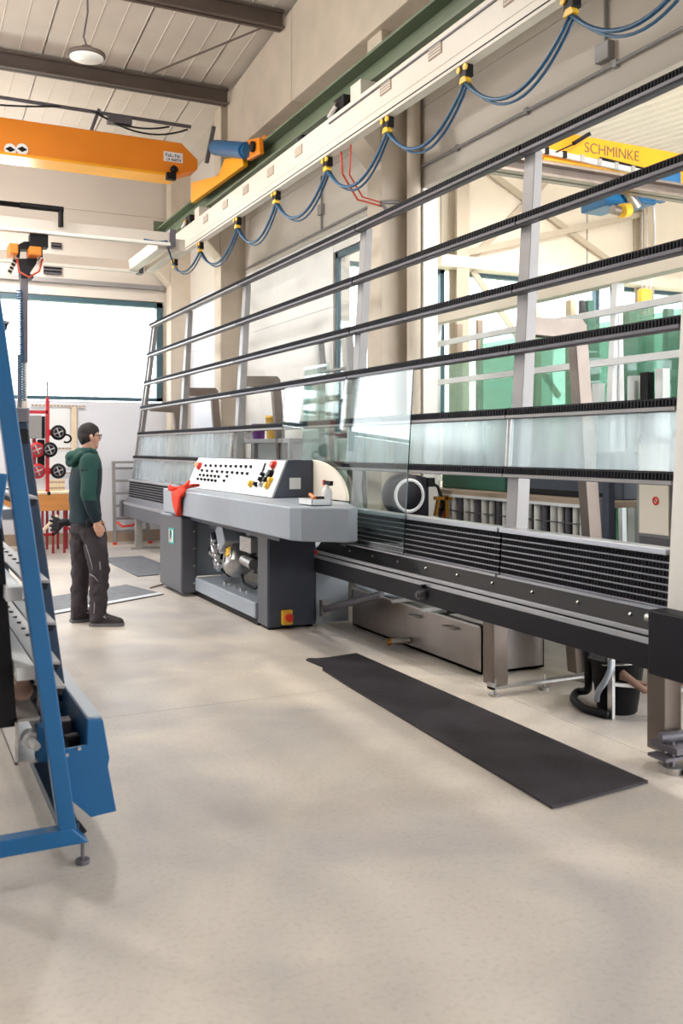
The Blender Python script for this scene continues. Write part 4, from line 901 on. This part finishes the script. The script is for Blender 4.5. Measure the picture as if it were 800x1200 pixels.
# shelf with buckets and a leaning rack along the right wall
sh = empty('wall_shelf', (4.25, 10.8, 0), 'pale steel shelf rack with buckets by right wall', 'shelf')
B(4.02, 4.46, 9.75, 12.1, 1.61, 1.66).build('shelf_board', 'post_grey', sh, .004)
B(4.02, 4.46, 9.75, 12.1, .7, .74).build('shelf_board', 'post_grey', sh, .004)
for x in (4.02, 4.42):
    for y in (9.75, 10.9, 12.05): B(x, x+.05, y, y+.05, 0, 1.61).build('leg', 'post_grey', sh)
def bucket(name, px, y0, y1, X, r, m, label):
    c = AX(px, y1, X); e = empty(name, (X, c.y, 1.661), label, 'bucket'); h = (y1-y0)/F*(c-EYEV).dot(FW)
    MB().lathe([(r*.85, 0), (r*.88, .01), (r, h-.03), (r*1.05, h-.03), (r*1.05, h), (r*.96, h), (r*.95, h-.02), (0, h-.03)], (X, c.y, 1.661), seg=22).build('body', m, e)
    MB().tube([(X-r*1.04*math.sin(t), c.y+r*1.04*math.cos(t), 1.661+h-.05-.05*math.sin(t)) for t in [PI*k/10 for k in range(11)]], .005, 5).build('bail', 'zinc', e)
bucket('yellow_bucket', 323, 487, 514, 4.2, .125, 'bucket_yellow', 'yellow plastic bucket on the pale wall shelf')
bucket('purple_bucket', 303, 495, 513, 4.2, .085, 'bucket_purple', 'purple plastic bucket beside the yellow bucket on shelf')
bucket('white_tub', 291, 499, 513, 4.2, .075, 'console_white', 'small white tub left of the purple bucket on shelf')
c = AX(291, 530, 4.2)
tag(MB().lathe([(.08, 0), (.08, .06), (.06, .07), (.06, .15), (.08, .16), (.08, .22), (.07, .23)], (4.2, 11.9, .741), seg=16).build('grey_spool', 'rail_grey'), 'grey spool on the lower board of the wall shelf', 'spool')
lr = empty('glass_trolley', (4.3, 9.3, 0), 'tall grey ladder shaped glass trolley under right wall window', 'trolley')
for (y0, y1) in ((9.25, 9.72), (8.55, 8.98)):
    MB().bar((4.22, y0, .02), (4.38, y1, 2.8), .05, .05).build('stile', 'post_grey', lr); MB().bar((4.46, y0, .02), (4.40, y1, 2.8), .04, .04).build('rear_stile', 'post_grey', lr)
for k in range(8):
    t = .12+.123*k; MB().cyl((4.22+.16*t, 9.25+.47*t, 2.8*t), (4.22+.16*t, 8.55+.43*t, 2.8*t), .018, 8).build('rung', 'post_grey', lr)
B(4.18, 4.48, 8.5, 9.3, .02, .07).build('base', 'post_grey', lr)
for k, (y0, y1, zt, x) in enumerate(((8.6, 9.5, 2.3, 4.05), (9.0, 9.66, 2.45, 4.12))):
    o = MB().prism([(x-.02, y0, .292), (x-.01, y0, .292), (x+.05, y0, zt), (x+.04, y0, zt)], (0, y1-y0, 0)).build('glass_offcut', 'pale_glass')
    tag(o, ('nearer small glass sheet leaning before the ladder shaped trolley', 'rear small glass sheet leaning on the ladder shaped trolley')[k], 'glass')
    tag(B(x-.03, x+.035, y0, y1, 0, .29).build('glass_block', 'pale_wood'), ('wood block under the nearer small glass sheet', 'wood block under the rear small glass sheet')[k], 'block')
# hose reel on the jamb
hr = empty('hose_reel', (4.15, 7.3, 1.12), 'black hose reel with white ring beside the opening', 'hose reel')
hc = Vector((4.15, 7.28, 1.125))
MB().lathe([(.03, -.02), (.17, 0), (.195, .03), (.2, .08), (.195, .15), (.12, .18), (.03, .18)], hc, (0, 1, 0), 30).build('drum', 'beam_black', hr)
MB().lathe([(.125, -.012), (.155, -.012), (.155, .004), (.125, .004)], hc, (0, 1, 0), 30, ring=True).build('ring', 'paper', hr)
MB().prism([(hc.x-.12, 7.3, .92), (hc.x+.22, 7.3, .92), (hc.x+.22, 7.3, 1.28), (hc.x+.1, 7.3, 1.31)], (0, .12, 0)).build('housing', 'beam_black', hr, .01)
MB().box(hc.x+.2, hc.x+.27, 7.28, 7.36, 1.2, 1.28).tube([(hc.x+.24, 7.3, 1.24), (hc.x+.3, 7.28, 1.2), (hc.x+.33, 7.26, 1.1), (hc.x+.34, 7.26, .98)], .014, 8).build('hose_outlet', 'black', hr)
gg = empty('spray_gun', (4.6, 7.2, .98), 'orange brass hose fittings hanging below the hose reel', 'spray gun')
MB().bar((hc.x+.24, 7.24, 1.10), (hc.x+.42, 7.24, 1.09), .03, .03).bar((hc.x+.28, 7.24, 1.08), (hc.x+.25, 7.24, .94), .025, .03).bar((hc.x+.36, 7.24, 1.12), (hc.x+.37, 7.24, .92), .035, .03).build('gun_body', 'bronze', gg)
MB().tube([(hc.x+.36, 7.26, 1.1), (hc.x+.38, 7.3, 1.0), (hc.x+.36, 7.3, .8)], .012, 6).build('hose', 'signal_red', gg)

# ================================================================== ANNEXE CONTENTS
# washing line with brushes
ws = empty('washing_line', (5.2, 6.8, 0), 'low glass washing line with brush rollers in annexe', 'washing line')
B(4.83, 5.15, 5.5, 8.1, .3, .78).build('frame', 'rail_grey', ws); B(4.80, 5.15, 5.45, 8.15, 1.10, 1.15).build('top_plate', 'grille_brown', ws, .004)
B(4.86, 4.93, 5.5, 8.1, .8, 1.1).build('brush_back', 'black', ws)
B(4.79, 4.85, 5.45, 8.15, 1.085, 1.11).build('guide_rail', 'console_white', ws); B(4.78, 4.85, 5.45, 8.15, .76, .79).build('guide_rail', 'console_white', ws); B(4.81, 4.84, 5.45, 8.15, .95, .96).build('guide_rail', 'rail_grey', ws)
y = 5.52; k = 0
while y < 8.05:
    w = random.uniform(.06, .10)
    MB().cyl((4.845, y+w/2, .80), (4.845, y+w/2, 1.08), w*.45, 8).build('brush', 'brush_white' if k % 3 != 1 else 'rail_grey', ws); y += w+random.uniform(.012, .05); k += 1
for yy in (5.7, 6.8, 7.9): B(4.9, 4.98, yy, yy+.08, 0, .3).build('leg', 'leg_metal', ws)
hd = empty('washer_hood', (5.3, 6.6, 1.15), 'long dark slate washer hood behind the brush line', 'machine')
B(5.0, 5.15, 5.5, 7.0, 1.152, 1.52).build('hood', 'slate', hd, .01); B(5.0, 5.15, 7.01, 8.1, 1.152, 1.52).build('green_end', 'green_paint', hd, .01)
B(4.98, 5.0, 5.6, 6.95, 1.152, 1.20).build('slot', 'black', hd)
# cabinet and blue post near the right
ec = empty('switch_cabinet', (5.0, 4.6, 0), 'grey electrical cabinet with cream door beyond the conveyor', 'cabinet')
B(4.78, 5.4, 4.0, 5.12, 0, 1.62).build('body', 'post_grey', ec, .005); B(4.765, 4.78, 4.80, 5.08, .95, 1.58).build('door', 'annexe_cream', ec, .003); B(4.765, 4.78, 4.42, 4.78, .95, 1.58).build('door', 'rail_grey', ec, .003)
B(4.765, 4.78, 4.02, 5.08, .82, .93).build('lower_panel', 'rail_grey', ec)
c = AX(768, 587, 4.762); MB().lathe([(.018, 0), (.03, 0), (.03, .003), (.018, .003)], c, (-1, 0, 0), 16, ring=True).bar(c+Vector((-.002, -.02, -.02)), c+Vector((-.002, .02, .02)), .006, .004).build('warning_mark', 'signal_red', ec)
c = AX(712, 600, 4.72)
bp = B(4.70, 4.76, c.y-.03, c.y+.03, 0, 1.42).build('steel_post', 'slate', None, .004); tag(bp, 'dark slate steel post left of the electrical cabinet', 'post')
c = AX(704, 607, 4.75); tag(B(4.72, 4.8, c.y-.05, c.y+.05, .0, 1.18).build('grey_pedestal', 'rail_grey', None, .006), 'slim grey pedestal box left of the dark slate post', 'pedestal')
# A-frame rack
ar = empty('storage_rack', (5.9, 6.6, 0), 'white A-frame glass storage rack in the annexe', 'rack')
B(5.83, 5.97, 3.6, 9.9, 3.03, 3.20).build('top_beam', 'annexe_cream', ar, .006)
for z, x in ((2.78, 5.80), (2.32, 5.76), (1.2, 5.65)): B(x, x+.05, 3.6, 9.9, z-.03, z+.03).build('cross_rail', 'console_white', ar)
for y in (9.6, 6.5, 4.2):
    MB().bar((5.9, y+.05, 3.1), (5.62, y-.08, .13), .09, .07, (0, 1, 0)).bar((5.9, y+.05, 3.1), (5.74, y-.2, .13), .05, .05, (0, 1, 0)).build('post', 'console_white', ar, .004)
    B(5.5, 7.4, y-.25, y+.05, .0, .12).build('foot', 'console_white', ar)
sheets = [(6.10, 7.8, 9.9, 2.70, 'nearest left'), (6.22, 6.7, 9.3, 2.88, 'second'), (6.34, 5.3, 7.8, 2.75, 'middle'), (6.48, 4.9, 7.1, 2.92, 'tallest'), (6.6, 4.3, 6.7, 2.8, 'right'), (7.1, 7.0, 10.6, 2.95, 'rearmost')]
for x, y0, y1, zt, w in sheets:
    o = MB().prism([(x, y0, .442), (x+.012, y0, .442), (x+.062, y0, zt), (x+.05, y0, zt)], (0, y1-y0, 0)).build('green_sheet', 'green_glass')
    tag(o, 'large green glass sheet stored upright in annexe rack, %s sheet' % w, 'glass', 'green glass sheets in the annexe')
tag(B(6.0, 7.3, 4.0, 10.7, .122, .44).build('glass_bearer', 'grille_brown'), 'low brown bearer block under the green glass sheets', 'bearer')
stk = [(667, 352, 462, 'pale_wood', 5), (681, 352, 465, 'rail_grey', 2.5), (689, 352, 465, 'green_paint', 2.5), (627, 362, 400, 'pale_wood', 3.5), (560, 375, 480, 'grille_brown', 2.5), (536, 380, 480, 'grille_brown', 2.5), (735, 358, 470, 'grille_brown', 6), (781, 362, 460, 'rail_grey', 4), (756, 400, 470, 'green_paint', 3)]
for k, (px, py0, py1, mm, hw) in enumerate(stk):
    a, b = AX(px, py0, 6.76), AX(px, py1, 6.76); r = hw/F*(a-EYEV).dot(FW)
    o = B(6.74, 6.82, a.y-r, a.y+r, .44, a.z).build('rack_stake', mm)
    tag(o, ['pale wooden stake with notches between green sheets', 'grey stake right of the notched wooden stake', 'thin dark green stake beside the grey stake', 'short pale stake left of the machine rear leg', 'brown stake left of the second rail post', 'brown stake nearest the downpipe', 'wide brown stake under the annexe hook', 'grey stake at the right frame edge', 'green stake right of the wide brown stake'][k], 'stake', 'stakes among the green glass')
    if k == 0:
        for q in range(5): B(6.73, 6.74, a.y-r*2.6, a.y, a.z-.25-q*.17, a.z-.22-q*.17).build('notch_rung', 'console_white', o)
for k, px in enumerate((700, 682, 742, 757, 775)):
    a = AX(px, 462, 6.02)
    o = B(5.99, 6.07, a.y-.045, a.y+.045, .442, 2.16+.02*k).build('rack_block', 'console_white' if k in (0, 2, 4) else 'black')
    tag(o, ['white block right of the dark block behind rail', 'dark block behind the fifth rail left of white block', 'white block under the wide brown stake', 'dark block right of the white block', 'white block at far right behind the rail'][k], 'block', 'blocks in the annexe rack')
# yellow annexe crane with blue hoist
yc = empty('annexe_crane', (11, 10.1, 5.38), 'yellow bridge crane with blue hoist in the annexe', 'crane')
p = [AY(632, 184, 10), AY(632, 166, 10), AY(656, 156, 10)]
MB().prism([(7.67, 10, 5.36), (7.67, 10, 5.58), (8.02, 10, 5.76), (17, 10, 5.76), (17, 10, 5.36)], (0, .3, 0)).build('girder', 'crane_yellow', yc, .008)
B(7.7, 17, 9.94, 10.36, 5.335, 5.36).build('flange', 'crane_yellow', yc)
a, b = AY(632, 176, 9.9), AY(765, 205, 9.9)
fr = MB().bar(a, b, .05, .07).build('festoon_track', 'runway_white', yc); MB().bar(a+Vector((1.0, 0, .03)), b+Vector((0, 0, .05)), .03, .03).build('track_cable', 'black', fr)
for k in range(6):
    v = a+(b-a)*(.05+.15*k); MB().box(v.x-.03, v.x+.03, 9.86, 9.9, v.z-.04, v.z+.05).build('track_clip', 'black' if k < 2 else 'zinc', fr)
c = AY(712, 177.5, 9.995); text('SCHMINKE', .20, (c.x+.08, 9.996, c.z+.0), ROT_NY, 'steel_text', yc, 'lettering', .002, bold=.0)
MB().bar(AY(672, 168, 9.85), AY(690, 157, 9.85), .06, .05).bar(AY(652, 178, 9.85), AY(680, 165, 9.85), .02, .02).build('cable_arm', 'black', yc)
bh = empty('crane_hoist', (9.3, 9.7, 4.9), 'blue chain hoist with motors under the yellow crane', 'hoist')
def yb(x0, y0, x1, y1, Y0, Y1, m, name, bev=.01):
    a, b = AY(x0, y0, Y0), AY(x1, y1, Y0); return B(a.x, b.x, Y0, Y1, b.z, a.z).build(name, m, bh, bev)
yb(763, 196, 798, 218, 9.4, 9.75, 'motor_blue', 'trolley_box'); yb(710, 217, 735, 244, 9.4, 9.9, 'motor_blue', 'gear_box', .02); yb(735, 222, 770, 240, 9.45, 9.9, 'motor_blue', 'motor', .03); yb(755, 232, 780, 237, 9.5, 9.6, 'motor_blue', 'arm')
a, b = AY(733, 221, 9.35), AY(746, 243, 9.35); MB().cyl(a, b, .07, 14).build('exhaust_tube', 'zinc', bh)
c = AY(735, 246, 9.3); MB().cyl(c, c+Vector((-.12, -.02, -.03)), .09, 16).build('brake_disc', 'signal_yellow', bh); MB().cyl(c+Vector((-.14, 0, -.03)), c+Vector((-.25, 0, -.02)), .06, 14).build('motor_end', 'leg_metal', bh)
a, b = AY(752, 243, 9.6), AY(752, 340, 9.6)
for dx in (0, .09): MB().cyl((a.x+dx, 9.6, a.z), (a.x+dx, 9.6, b.z), .008, 6).build('chain', 'zinc', bh)
MB().box(b.x-.04, b.x+.14, 9.55, 9.66, b.z-.22, b.z+.02).build('hook_block', 'signal_yellow', bh, .03); MB().tube([(b.x+.05+.07*math.cos(t), 9.6, b.z-.3+.07*math.sin(t)) for t in [1.6-k*.4 for k in range(11)]], .018, 8).build('hook', 'zinc', bh)
MB().tube([AY(766, 240, 9.6), AY(768, 300, 9.6), AY(760, 350, 9.6)], .012, 6).build('control_cable', 'console_white', bh)

# ================================================================== WORKER
base = G(103.5, 731); base.z = 0
pr_ = empty('person', base, 'worker in dark green hoodie and grey work trousers facing the console', 'person')
pr_.rotation_euler = (0, 0, -YAW)      # local x = sideways, local y = away from the photographer
class PM(MB):
    def chain(self, pts, rad):
        for i in range(len(pts)):
            self.ball(pts[i], rad[i], 2)
            if i+1 < len(pts): self.cyl(pts[i], pts[i+1], rad[i], 14, rad[i+1])
        return self
    def rings(self, rows, f, n=20):
        r = (f[1], -f[0]); out = []
        for c, z, w, d in rows:
            out.append([(c[0]+r[0]*w*math.cos(t)+f[0]*d*math.sin(t), c[1]+r[1]*w*math.cos(t)+f[1]*d*math.sin(t), z) for t in [2*PI*k/n for k in range(n)]])
        return self.loft(out)
    def done(self, name, m, parent, voxel=None, smooth=4, disp=0, dsize=.12):
        bmesh.ops.recalc_face_normals(self.bm, faces=self.bm.faces[:])
        me = bpy.data.meshes.new(name); self.bm.to_mesh(me); self.bm.free(); me.materials.append(MATS[m])
        o = bpy.data.objects.new(name, me); COL.objects.link(o); o.parent = parent
        if voxel:
            q = o.modifiers.new('remesh', 'REMESH'); q.mode = 'VOXEL'; q.voxel_size = voxel; q.use_smooth_shade = True
            if smooth: q = o.modifiers.new('smooth', 'SMOOTH'); q.factor = .5; q.iterations = smooth
        if disp:
            tx = bpy.data.textures.new(name+'_folds', 'CLOUDS'); tx.noise_scale = dsize
            q = o.modifiers.new('folds', 'DISPLACE'); q.texture = tx; q.strength = disp; q.mid_level = .5; q.texture_coords = 'LOCAL'
        return o
def fdir(deg): return (math.cos(math.radians(deg)), math.sin(math.radians(deg)))
TF = fdir(28); HF = fdir(34)
def hd(fw, sd, z): fw *= .88; sd *= .88; return (.006+HF[0]*fw+HF[1]*sd, HF[1]*fw-HF[0]*sd, 1.54+(z-1.54)*.93)   # head frame: forward, right side
SR, ER, WR = (.045, -.165, 1.435), (.055, -.215, 1.15), (.115, -.20, .925)
SL, EL, WL = (-.075, .175, 1.435), (-.06, .235, 1.15), (.02, .215, .93)
b = PM()
b.rings([((-.02, 0), .84, .15, .10), ((-.03, 0), .96, .14, .095), ((-.03, 0), 1.1, .14, .095), ((-.02, 0), 1.25, .16, .105), ((-.01, 0), 1.38, .17, .10), ((0, 0), 1.46, .13, .075), ((0, 0), 1.51, .06, .055)], TF)
b.chain([(-.005, 0, 1.46), hd(-.012, 0, 1.60)], [.055, .054])
for c, r in ((hd(-.012, 0, 1.69), .081), (hd(.012, 0, 1.672), .078), (hd(.022, 0, 1.645), .064), (hd(.034, 0, 1.60), .045)): b.ball(c, (r, r*.86, r*1.02) if r > .07 else (r, r*.9, r), 3)
b.chain([hd(.075, 0, 1.66), hd(.108, 0, 1.632)], [.014, .015]); b.ball(hd(.082, 0, 1.598), .018, 2); b.ball(hd(.07, 0, 1.565), .024, 2)   # nose, mouth, chin
for sg in (-1, 1): b.ball(hd(.082, .03*sg, 1.662), .013, 2); b.ball(hd(.072, .032*sg, 1.685), .018, 2)
for sg in (-1, 1):
    b.chain([hd(-.002, .078*sg, 1.672), hd(-.012, .086*sg, 1.66), hd(-.006, .078*sg, 1.63)], [.013, .014, .010])
for S, E, Wp in ((SR, ER, WR), (SL, EL, WL)): b.chain([S, E, Wp], [.062, .045, .031])
for hp_, kn, an in (((.065, -.06, .86), (.115, -.09, .5), (.105, -.095, .09)), ((-.075, .06, .86), (-.085, .085, .48), (-.105, .075, .09))): b.chain([hp_, kn, an], [.085, .058, .042])
def hand(w, sv):
    wx, wy, wz = w
    b.chain([(wx, wy, wz), (wx+.018, wy, wz-.045), (wx+.028, wy+.004*sv, wz-.072)], [.028, .026, .024])
    b.chain([(wx+.038, wy, wz-.045), (wx+.046, wy, wz-.082)], [.020, .018]); b.chain([(wx+.0, wy, wz-.05), (wx+.012, wy, wz-.09)], [.02, .018])
    for dx, dz, ln, cu in ((.052, -.080, .048, .038), (.035, -.088, .054, .044), (.018, -.088, .050, .044), (.003, -.083, .040, .038)):
        r0 = (wx+dx, wy, wz+dz); k1 = (wx+dx+.008, wy+.006*sv, wz+dz-ln*.45); k2 = (wx+dx+.006, wy+.018*sv, wz+dz-ln*.78); k3 = (wx+dx-.002, wy+cu*sv, wz+dz-ln)
        b.chain([r0, k1, k2, k3], [.0095, .009, .0085, .0075])
    b.chain([(wx+.036, wy+.004*sv, wz-.035), (wx+.066, wy+.012*sv, wz-.062), (wx+.072, wy+.018*sv, wz-.092)], [.013, .011, .009])
hand(WR, 1); hand(WL, -1)
b.done('body', 'skin', pr_, .0062, 3)
# hair: cap over crown, back and sides
h = PM()
for fwd, sd, z, r in ((-.018, 0, 1.70, .084), (-.002, 0, 1.708, .081), (.026, 0, 1.712, .066), (-.04, 0, 1.668, .066), (-.04, .025, 1.655, .056), (-.04, -.025, 1.655, .056), (-.045, 0, 1.62, .046)): h.ball(hd(fwd, sd, z), (r, r*.93, r) if r > .075 else r, 3)
for sg in (-1, 1): h.chain([hd(.022, .07*sg, 1.69), hd(.02, .073*sg, 1.655)], [.014, .009])
h.done('hair', 'hair', pr_, .008, 2)
g = PM()
for sg in (-1, 1):
    g.tube([hd(.108+.004*math.sin(t), .034*sg+.026*math.cos(t), 1.662+.02*math.sin(t)) for t in [2*PI*k/14 for k in range(14)]], .0028, 6, True)
    g.tube([hd(.106, .06*sg, 1.668), hd(.05, .083*sg, 1.672), hd(-.005, .09*sg, 1.672), hd(-.02, .088*sg, 1.655)], .003, 6)
g.tube([hd(.11, -.01, 1.664), hd(.113, 0, 1.668), hd(.11, .01, 1.664)], .0025, 6); g.done('glasses', 'black', pr_)
# hoodie
t = PM(); t.rings([((-.025, 0), .885, .178, .132), ((-.028, 0), .90, .186, .138), ((-.03, 0), 1.0, .178, .132), ((-.035, 0), 1.12, .178, .132), ((-.028, 0), 1.25, .188, .138), ((-.015, 0), 1.36, .195, .132), ((-.005, 0), 1.43, .18, .115), ((0, 0), 1.485, .125, .09), ((0, 0), 1.52, .075, .075), ((.0, 0), 1.545, .068, .068)], TF)
t.chain([SR, (.05, -.185, 1.36)], [.078, .07]); t.chain([SL, (-.07, .2, 1.36)], [.078, .07])
ho_ = t.done('hoodie', 'hoodie_body', pr_, .012, 4, .014, .16)
for nm, S, E, Wp in (('r', SR, ER, WR), ('l', SL, EL, WL)):
    q = PM(); S2 = (S[0], S[1], S[2]-.005)
    q.chain([S2, tuple((S[i]*.5+E[i]*.5)+(.006 if i == 0 else 0) for i in range(3)), E, tuple(E[i]*.45+Wp[i]*.55 for i in range(3)), (Wp[0], Wp[1], Wp[2]+.012)], [.078, .07, .064, .056, .044])
    q.done('sleeve', 'hoodie_sleeve', pr_, .010, 4, .016, .10)
q = PM(); bk_ = lambda fw, sd, z: (TF[0]*fw+TF[1]*sd, TF[1]*fw-TF[0]*sd, z)
q.chain([bk_(.055, .05, 1.505), bk_(.0, .085, 1.525), bk_(-.06, .08, 1.52), bk_(-.085, 0, 1.515), bk_(-.06, -.08, 1.52), bk_(.0, -.085, 1.525), bk_(.055, -.05, 1.505)], [.022, .030, .036, .038, .036, .030, .022])
q.ball(bk_(-.125, 0, 1.47), (.075, .085, .06), 3); q.ball(bk_(-.15, 0, 1.43), (.05, .06, .05), 3); q.chain([bk_(-.08, .1, 1.49), bk_(-.15, .05, 1.42)], [.035, .03]); q.chain([bk_(-.08, -.1, 1.49), bk_(-.15, -.05, 1.42)], [.035, .03])
q.done('hood', 'hoodie_sleeve', pr_, .010, 3, .01, .08)
# trousers
q = PM(); q.rings([((-.02, 0), .80, .165, .125), ((-.022, 0), .86, .172, .13), ((-.025, 0), .93, .168, .128), ((-.027, 0), .955, .162, .122)], TF)
q.chain([(.06, -.055, .83), (.10, -.085, .62), (.118, -.092, .48), (.116, -.095, .30), (.108, -.097, .13), (.106, -.097, .085)], [.108, .098, .086, .080, .074, .072])
q.chain([(-.075, .055, .83), (-.08, .08, .62), (-.085, .085, .48), (-.098, .082, .30), (-.105, .078, .13), (-.106, .078, .09)], [.108, .097, .086, .078, .074, .070])
tr_ = q.done('trousers', 'trousers', pr_, .012, 3, .04, .07)
m = PM()
m.tube([(.02, -.165, .72), (.05, -.18, .64), (.075, -.18, .55), (.085, -.178, .50)], .005, 6); m.tube([(.145, -.175, .57), (.15, -.172, .50)], .006, 6); m.tube([(.06, -.175, .46), (.10, -.182, .44), (.13, -.175, .40)], .006, 6)
m.tube([(.10, -.172, .22), (.095, -.17, .12)], .005, 6); m.tube([(-.15, .03, .50), (-.11, .0, .51)], .005, 6)
m.done('reflective_piping', 'reflective', tr_)
m = PM(); m.ball((.06, -.19, .90), (.035, .02, .045), 2); m.done('belt_pouch', 'black', tr_, .01, 1)
# shoes
def shoe(h0, deg, L=.285):
    d = fdir(deg); sd = (-d[1], d[0])
    def at(f, w, z): return (h0[0]+d[0]*f*L+sd[0]*w, h0[1]+d[1]*f*L+sd[1]*w, z)
    prof = [(0, .034, .10), (.08, .042, .12), (.25, .046, .135), (.42, .048, .125), (.6, .052, .098), (.8, .054, .08), (.93, .044, .068), (1.0, .026, .05)]
    rings = [[at(f, w*math.cos(t)*(1.0 if math.sin(t) < 0 else .86), .022+(zt-.022)*max(0, math.sin(t))**.8 if math.sin(t) > 0 else .022) for t in [2*PI*k/16 for k in range(16)]] for f, w, zt in prof]
    q = PM(); q.loft(rings); q.chain([at(.2, 0, .085), at(.2, 0, .125)], [.044, .046]); o = q.done('shoe', 'shoe', pr_, .008, 2)
    q = PM(); out = [at(f-.015*(f < .05)+.015*(f > .95), w*1.08, 0) for f, w, _ in prof]+[at(f-.015*(f < .05)+.015*(f > .95), -w*1.08, 0) for f, w, _ in prof[::-1]]
    q.prism([(x, y, .002) for x, y, _ in out], (0, 0, .026)); q.done('sole', 'sole', o)
    q = PM(); q.tube([at(.42, -.04, .09), at(.5, -.046, .075)], .008, 6).tube([at(.47, .03, .098), at(.47, -.03, .098)], .005, 6).tube([at(.55, .03, .088), at(.55, -.03, .088)], .005, 6); q.done('laces', 'reflective', o)
shoe((.045, -.105), 4); shoe((-.165, .045), 34)
# work gloves sticking out of the back pocket
gl = empty('work_gloves', (base.x-.25, base.y+.1, .85), 'dark work gloves hanging from the trouser back pocket', 'gloves'); gl.location = base; gl.rotation_euler = (0, 0, -YAW)
q = PM(); q.chain([(-.16, -.02, .89), (-.20, -.03, .90), (-.23, -.04, .89)], [.03, .035, .03])
for k, (dx, dz) in enumerate(((-.085, .055), (-.10, .02), (-.10, -.02), (-.09, -.055), (-.06, -.085))): q.chain([(-.225, -.04, .89+dz*.3), (-.225+dx*.6, -.045, .89+dz*.8), (-.225+dx, -.04, .89+dz*1.1)], [.016, .014, .012])
q.done('glove_pair', 'glove', gl, .008, 2)
